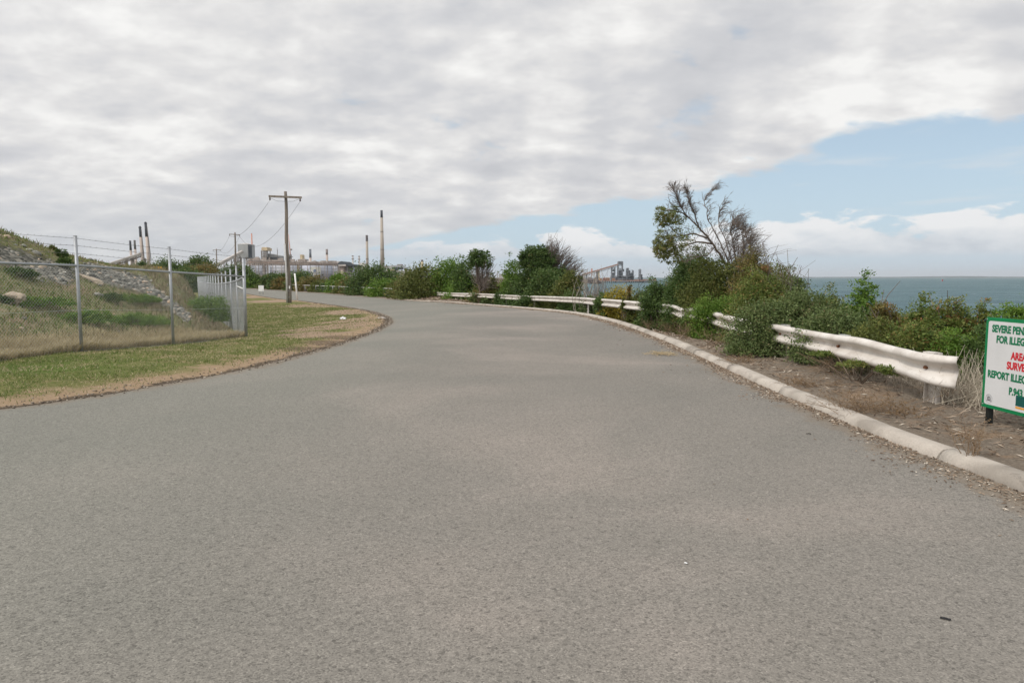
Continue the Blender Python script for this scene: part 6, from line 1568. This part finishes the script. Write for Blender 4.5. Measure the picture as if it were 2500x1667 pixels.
m = MB(); pbox(m, 798.5, 808, 613, None, 444, 4); m.build('cladding_bay', C_clad, root); m = MB(); pbox(m, 809, 814, 611, None, 443, 4); m.build('blue_panel', C_tank2, root)
m = MB(); pbox(m, 777, 794, 630, 631, 439, 3); pbox(m, 796, 818, 625, 626.2, 439, 3); m.build('walkway', C_steel, root)
plantbox('annex', 'small pale annex building between arched roof building and the small round tank', 'building', [('wall', 816, 825.5, 611.5, None, C_pale, 0, 10), ('stair_tower', 820.5, 824, 609, None, C_tank, -1, 3), ('door', 817, 819.5, 628, 634, C_red, -.3, .5)], 820, 470)
tank('small pale round tank left of the second tallest chimney', 832, 8, 605.5, 520, C_pale)
root = thing('calciner_hall', 'low grey hall right of the tallest chimney with a stepped open roof', 'building', 920, 620); m = MB(); pbox(m, 880, 957, 621.5, None, 620, 40); m.build('wall', C_pale, root)
m = MB(); pbox(m, 888, 905, 618, 621.5, 618, 20); m.build('upper_wall', C_cream, root)
m = MB(); P_ = [(884, 617), (895, 611), (900, 609.5), (921, 609.5), (927, 617.5)]; f_ = [at(a_, b_, 622) for a_, b_ in P_]; n_ = len(f_)
m._add([(q[0], 622, q[2]) for q in f_] + [(q[0], 645, q[2]) for q in f_], [tuple(range(n_))[::-1], tuple(range(n_, 2 * n_))] + [(i, (i + 1) % n_, (i + 1) % n_ + n_, i + n_) for i in range(n_)]); m.build('roof', C_clad, root)
m = MB(); pbox(m, 900, 925, 613.5, 619.5, 620.5, 2); m.build('open_bay', C_dark, root)
m = MB(); pbox(m, 912, 922, 607, 609.5, 624, 10); pbox(m, 881, 889, 611, 616, 640, 10); pbox(m, 928, 934, 617, 621.5, 622, 8); m.build('plant_room', C_steel, root)
m = MB()
for k_ in range(26): pbox(m, 881 + k_ * 2.9, 881.5 + k_ * 2.9, 622.5, None, 619.6, .5)
m.build('ribs', C_clad, root)
for (lab, x0, x1, yt, mt, d_) in [('small pink shed between the first tank and dark shrubs', 592, 605, 632, C_conc2, 300), ('small white shed right of the large dome shrub', 908, 922, 641.5, C_pale, 200), ('grey low building glimpsed behind the bright upright shrub', 790, 826, 632, C_clad, 330)]:
    plantbox('low_shed', lab, 'shed', [('wall', x0, x1, yt + 1, None, mt, 0, 8), ('roof', x0 - .6, x1 + .6, yt, yt + 1.2, C_pale, -.4, 9)], (x0 + x1) / 2, d_)
# distant town bits on the horizon
for k_, (x0, x1, yt, lab) in enumerate([(1146, 1152, 630, 'tiny pale building on the horizon between the two big clumps, left'), (1153, 1163, 632, 'tiny pale building on the horizon between the two big clumps, right'), (1141.5, 1143, 624, 'tiny tower above the small round shrub')]):
    plantbox('distant_building', lab, 'building', [('wall', x0, x1, yt, None, C_pale, 0, 20), ('roof', x0 - .3, x1 + .3, yt - .8, yt, C_red if k_ == 1 else C_clad, -1, 22)], (x0 + x1) / 2, 1400)

# ---- loading jetty over the water
DJ = 850; WL = -5.0
def jb(m, x0, x1, yt, yb, o_=0, dp=8): a = at(x0, yt, DJ); b = at(x1, yb, DJ); lo = max(b[2], WL - 1); m.box(((a[0] + b[0]) / 2, DJ + o_ + dp / 2, (a[2] + lo) / 2), (b[0] - a[0], dp, a[2] - lo)); return m
C_j = plain('jetty_steel', (0.22, 0.23, 0.245), .8, var=.25, scale=.3); C_jd = plain('jetty_dark', (0.12, 0.135, 0.15), .8, var=.2, scale=.3); C_rust = plain('jetty_rust', (0.34, 0.22, 0.18), .85, var=.2, scale=.3); C_or = plain('jetty_orange', (0.60, 0.30, 0.13), .7, var=.1, scale=.3); C_rd = plain('jetty_red', (0.50, 0.05, 0.04), .7)
root = empty('jetty', (at(1400, 650, DJ)[0], DJ, WL), 'long low jetty deck on piles in the water, seen through the gap in the bushes', 'jetty')
m = MB(); jb(m, 1377, 1508, 643.6, 646, 0, 26); m.build('deck', C_rust, root)
m = MB()
for x_ in np.arange(1379, 1508, 4.3): jb(m, x_, x_ + .9, 646, 655, 3, 2); jb(m, x_, x_ + .9, 646, 655, 20, 2)
m.build('piles', C_jd, root)
m = MB(); jb(m, 1444, 1508, 641.5, 643.6, 4, 6); m.build('pipe_bank', C_rust, root)
def lattice(name, label, cat, x0, x1, yt, yb, decks, boxes, group=None, mat=C_j, o_=2):
    root = empty(name, (at((x0 + x1) / 2, yb, DJ)[0], DJ, at(x0, yb, DJ)[2]), label, cat, group); m = MB(); A = at(x0, yt, DJ); B = at(x1, yb, DJ); w = B[0] - A[0]
    for xx in (A[0], B[0]):
        for yy in (DJ + o_, DJ + o_ + w): m.beam((xx, yy, B[2]), (xx, yy, A[2]), .9)
    n_ = max(2, int((A[2] - B[2]) / 5)); zs = np.linspace(B[2], A[2], n_ + 1)
    for z0_, z1_ in zip(zs[:-1], zs[1:]): m.beam((A[0], DJ + o_, z0_), (B[0], DJ + o_, z1_), .5); m.beam((A[0], DJ + o_, z1_), (B[0], DJ + o_, z1_), .6); m.beam((B[0], DJ + o_ + w, z0_), (A[0], DJ + o_ + w, z1_), .5)
    m.build('frame', mat, root)
    for (a, b, c_, e) in boxes: m = MB(); jb(m, a, b, c_, e, o_ + 1, max(2, w * .8)); m.build('machinery', C_jd if (a + c_) % 2 < 1.2 else C_j, root)
    for q in decks: m = MB(); jb(m, x0 - 1.4, x1 + 1.4, q, q + .9, o_ - 1, w + 2); m.build('deck', C_j, root)
lattice('loading_tower', 'tallest steel loading tower on the jetty at the head of the long conveyor', 'tower', 1421, 1430.5, 600.5, 644, (606, 617, 627, 636), [(1420.5, 1430.5, 601, 608), (1421, 1430, 620, 634), (1431, 1434.5, 618, 624), (1419, 1434, 633, 637)])
lattice('loader_tower', 'shorter flat topped steel tower left of the tallest one on the jetty', 'tower', 1406, 1413, 613, 644, (613.6, 618.5, 626), [(1405.5, 1414, 626, 634), (1407, 1412, 620, 624), (1403.5, 1414.5, 634, 640)])
lattice('machinery_house', 'boxy machinery house frame at the foot of the tallest jetty tower', 'building', 1415, 1444, 634, 645, (636, 640), [(1416, 1424, 637, 644), (1429, 1436, 636, 644), (1437, 1442, 634, 644)])
lattice('process_tower', 'dark process tower right of the tallest jetty tower', 'tower', 1440, 1444, 616, 644, (622, 630), [(1439.5, 1446, 624, 636), (1441, 1444, 616, 621)])
lattice('process_tower', 'wide broken process structure second right of the tallest jetty tower', 'tower', 1447, 1455, 621, 644, (625, 634), [(1446, 1453, 628, 641), (1450, 1457, 633, 643)], mat=C_jd)
lattice('jetty_crane', 'slim crane tower standing near the right end of the jetty', 'crane', 1469, 1472, 618.5, 642, (621,), [(1468.6, 1472.6, 631, 634), (1473, 1476.5, 630, 643), (1466, 1478, 637, 640)])
for lab, x0, x1, yt, yb, mt in [('white and orange container on the jetty, left end', 1378, 1383, 639.5, 643.6, C_or), ('red container on the jetty', 1385.5, 1389, 638.5, 643.6, C_rd), ('long orange container right of the red one', 1389.3, 1400.5, 638, 643.6, C_or), ('orange container below the shorter tower', 1407, 1413, 639.5, 643.6, C_or)]:
    root = empty('container', at((x0 + x1) / 2, yb, DJ), lab, 'container', 'containers on the jetty'); m = MB(); jb(m, x0, x1, yt, yb, 1, 3); m.build('body', mt, root); m = MB()
    for k_ in range(int((x1 - x0) * 1.5)): jb(m, x0 + .4 + k_ / 1.5, x0 + .6 + k_ / 1.5, yt + .4, yb, .7, .4)
    m.build('ribs', C_rust, root)
for lab, x0, x1, yt in [('dark barge moored under the tallest jetty tower', 1411, 1442, 646.4), ('dark barge moored at the right end of the jetty', 1474, 1507, 645)]:
    A = at(x0, yt, DJ - 4); B = at(x1, 651.5, DJ - 4); root = empty('barge', ((A[0] + B[0]) / 2, DJ - 12, WL), lab, 'barge', 'dark barges at the jetty'); m = MB()
    V = [(A[0], DJ - 8, A[2]), (B[0], DJ - 8, A[2]), (B[0] - 1.5, DJ - 8, WL - .5), (A[0] + 1.5, DJ - 8, WL - .5)]; m._add(V + [(a, b - 8, c_) for a, b, c_ in V], [(0, 1, 2, 3), (7, 6, 5, 4), (0, 4, 5, 1), (1, 5, 6, 2), (2, 6, 7, 3), (3, 7, 4, 0)]); m.build('hull', C_jd, root)
    m = MB(); m.box(((A[0] + B[0]) / 2, DJ - 12, A[2] + .5), ((B[0] - A[0]) * .6, 4, 1.0)); m.build('hatch', C_j, root)
# long conveyor to the tower
A = at(1337, 631.5, DJ + 4); B = at(1422, 606.5, DJ + 4); root = empty('jetty_conveyor', (A[0], A[1], WL), 'long rising conveyor bridge on two pillars leading to the tallest jetty tower', 'conveyor')
m = MB(); m.beam(A, B, 3.0, 1.7); m.build('tube', C_rust, root); m = MB(); A2 = A - [0, 0, 2.4]; B2 = B - [0, 0, 2.4]; n_ = 30
for k_ in range(n_): p = A2 + (B2 - A2) * k_ / n_; q = A2 + (B2 - A2) * (k_ + 1) / n_; m.beam(p, q, .5); m.beam(p, A + (B - A) * (k_ + 1) / n_, .3)
m.build('truss', C_j, root)
for x0, x1, mt in ((1371.5, 1375, C_jd), (1375.3, 1378, C_cream), (1348, 1349.5, C_j)):
    m = MB(); jb(m, x0, x1, (621.5 if x0 > 1360 else 629), 650, 4, 4); m.build('pillar', mt, root)
root = empty('navigation_mast', at(1359, 645, DJ), 'slim red mast left of the conveyor pillars', 'mast'); m = MB(); m.tube([at(1356.5, 644, DJ), at(1359.5, 625, DJ)], [.5, .35], 6); m.build('mast', C_rust, root); m = MB(); jb(m, 1358, 1361, 617, 624, 0, 1.5); m.build('lamp_head', C_red, root)
root = empty('mooring_post', at(1506 - 0, 645, DJ), 'thin dark forked post rising above the right end of the jetty', 'post'); m = MB(); m.tube([at(1493, 644, DJ), at(1493, 633, DJ), at(1496, 628, DJ)], [.5, .4, .2], 6); m.build('mast', C_jd, root)
# rock breakwater
rr_ = np.random.default_rng(4); n_ = 420; xs = rr_.uniform(1330, 1378, n_); P = np.array([at(x_, 648, 700 + rr_.uniform(0, 90)) for x_ in xs]); P[:, 2] = WL + np.abs(rr_.normal(0, 1.6, n_)) * np.clip((1380 - xs) / 12, .2, 1) + .4
o_ = stones(P, rr_.uniform(1.2, 2.6, n_), rr_, plain('breakwater_rock', (0.15, 0.13, 0.125), .95, var=.3, scale=.3), 'breakwater', 'dark rock breakwater at the shore end of the jetty')
# buoys far out
for lab, px, py, mt in (('tiny dark channel marker far out on the water, left', 1984, 646, C_jd), ('tiny red channel marker far out on the water, right', 2164.5, 646, C_rd)):
    d_ = 1250; q = at(px, py, d_); root = empty('channel_marker', (q[0], d_, WL), lab, 'buoy', 'channel markers'); m = MB(); m.tube([(q[0], d_, WL - .5), (q[0], d_, WL + 1)], 1.2, 12); m.build('float', mt, root); m = MB(); m.tube([(q[0], d_, WL + 1), (q[0], d_, at(px, 641.5, d_)[2])], [.7, .35], 8); m.build('beacon', mt, root)

# ---- little things on the ground
def scrap(name, label, cat, px, py, w, h, mat, seed, thick=.03, rot=0.0, z_=None):
    p = solve(px, py, z0) ; rg = np.random.default_rng(seed); nn = 9; V = []
    for i in range(nn):
        for j in range(nn):
            u = (i / (nn - 1) - .5) * 2; v = (j / (nn - 1) - .5) * 2; k_ = 1 - .25 * rg.random(); V.append((u * w * k_ * math.cos(rot) - v * h * k_ * math.sin(rot), u * w * k_ * math.sin(rot) + v * h * k_ * math.cos(rot), thick * rg.random() * (1.4 - abs(u) * .7 - abs(v) * .5) + .016))
    o = link_mesh(name, np_mesh(name, np.array(V), [grid_faces(nn, nn)], None, False), mat); o.location = (p[0], p[1], float(z0(*p)) + (z_ or 0)); md = o.modifiers.new('t', 'SOLIDIFY'); md.thickness = .002; return tag(o, label, cat)
M_plas = plain('litter_white', (0.75, 0.75, 0.75), .5)
scrap('plastic_bag', 'crumpled white plastic scrap on the dirt patch of the verge', 'litter', 788, 736, .16, .10, M_plas, 1, .14, z_=.04)
scrap('paper_scrap', 'pale flattened paper at the tip of the dirt verge beside the road', 'litter', 877, 732.5, .2, .14, plain('litter_pale', (0.6, 0.56, 0.52), .7), 2, .04, z_=.03)
scrap('rubber_strip', 'small black rubber strip lying on the asphalt, lower right', 'litter', 2171, 1428, .022, .008, plain('rubber', (0.02, 0.02, 0.022), .6), 3, .004, R(-35))
scrap('white_leaf', 'tiny white scrap on the asphalt in the lower middle right', 'litter', 1575, 1300, .010, .005, M_plas, 4, .006, R(-40))
scrap('twig', 'short dark twig lying on the asphalt near the kerb', 'twig', 1857, 1000, .028, .004, plain('twig_dark', (0.05, 0.04, 0.03), .8), 5, .008)
rg = np.random.default_rng(66); p = solve(1522, 816, z0); m = MB()
for i in range(260):
    a = rg.uniform(0, 6.28); l = rg.uniform(.03, .11); q = np.array([p[0] + rg.normal(0, .15), p[1] + rg.normal(0, .16), float(z0(*p)) + .018 + abs(rg.normal(0, .022))]); m.tube([q, q + [l * math.cos(a) / 2, l * math.sin(a) / 2, .01], q + [l * math.cos(a), l * math.sin(a), 0]], [.003, .003, .0015], 3, cap=False, smooth=False)
tag(m.build('straw_tuft', plain('straw_heap', (0.42, 0.33, 0.20), .9, scale=20)), 'small heap of straw on the road beside the kerb', 'straw')
print('objects', len(bpy.data.objects), 'polys', sum(len(o.data.polygons) for o in bpy.data.objects if o.type == 'MESH'))

# ---- thin sea haze
m = bpy.data.materials.new('haze_air'); m.use_nodes = True; t = m.node_tree
for n_ in list(t.nodes): t.nodes.remove(n_)
o_ = t.nodes.new('ShaderNodeOutputMaterial'); v_ = t.nodes.new('ShaderNodeVolumePrincipled'); v_.inputs['Color'].default_value = (0.93, 0.96, 1.0, 1); v_.inputs['Density'].default_value = 6e-5; v_.inputs['Anisotropy'].default_value = 0.2
t.links.new(v_.outputs[0], o_.inputs['Volume'])
mb = MB(); mb.box((0, 0, 65), (38000, 38000, 150)); tag(mb.build('haze', m), 'thin pale haze over the sea and the distant plant', 'haze', kind='stuff')
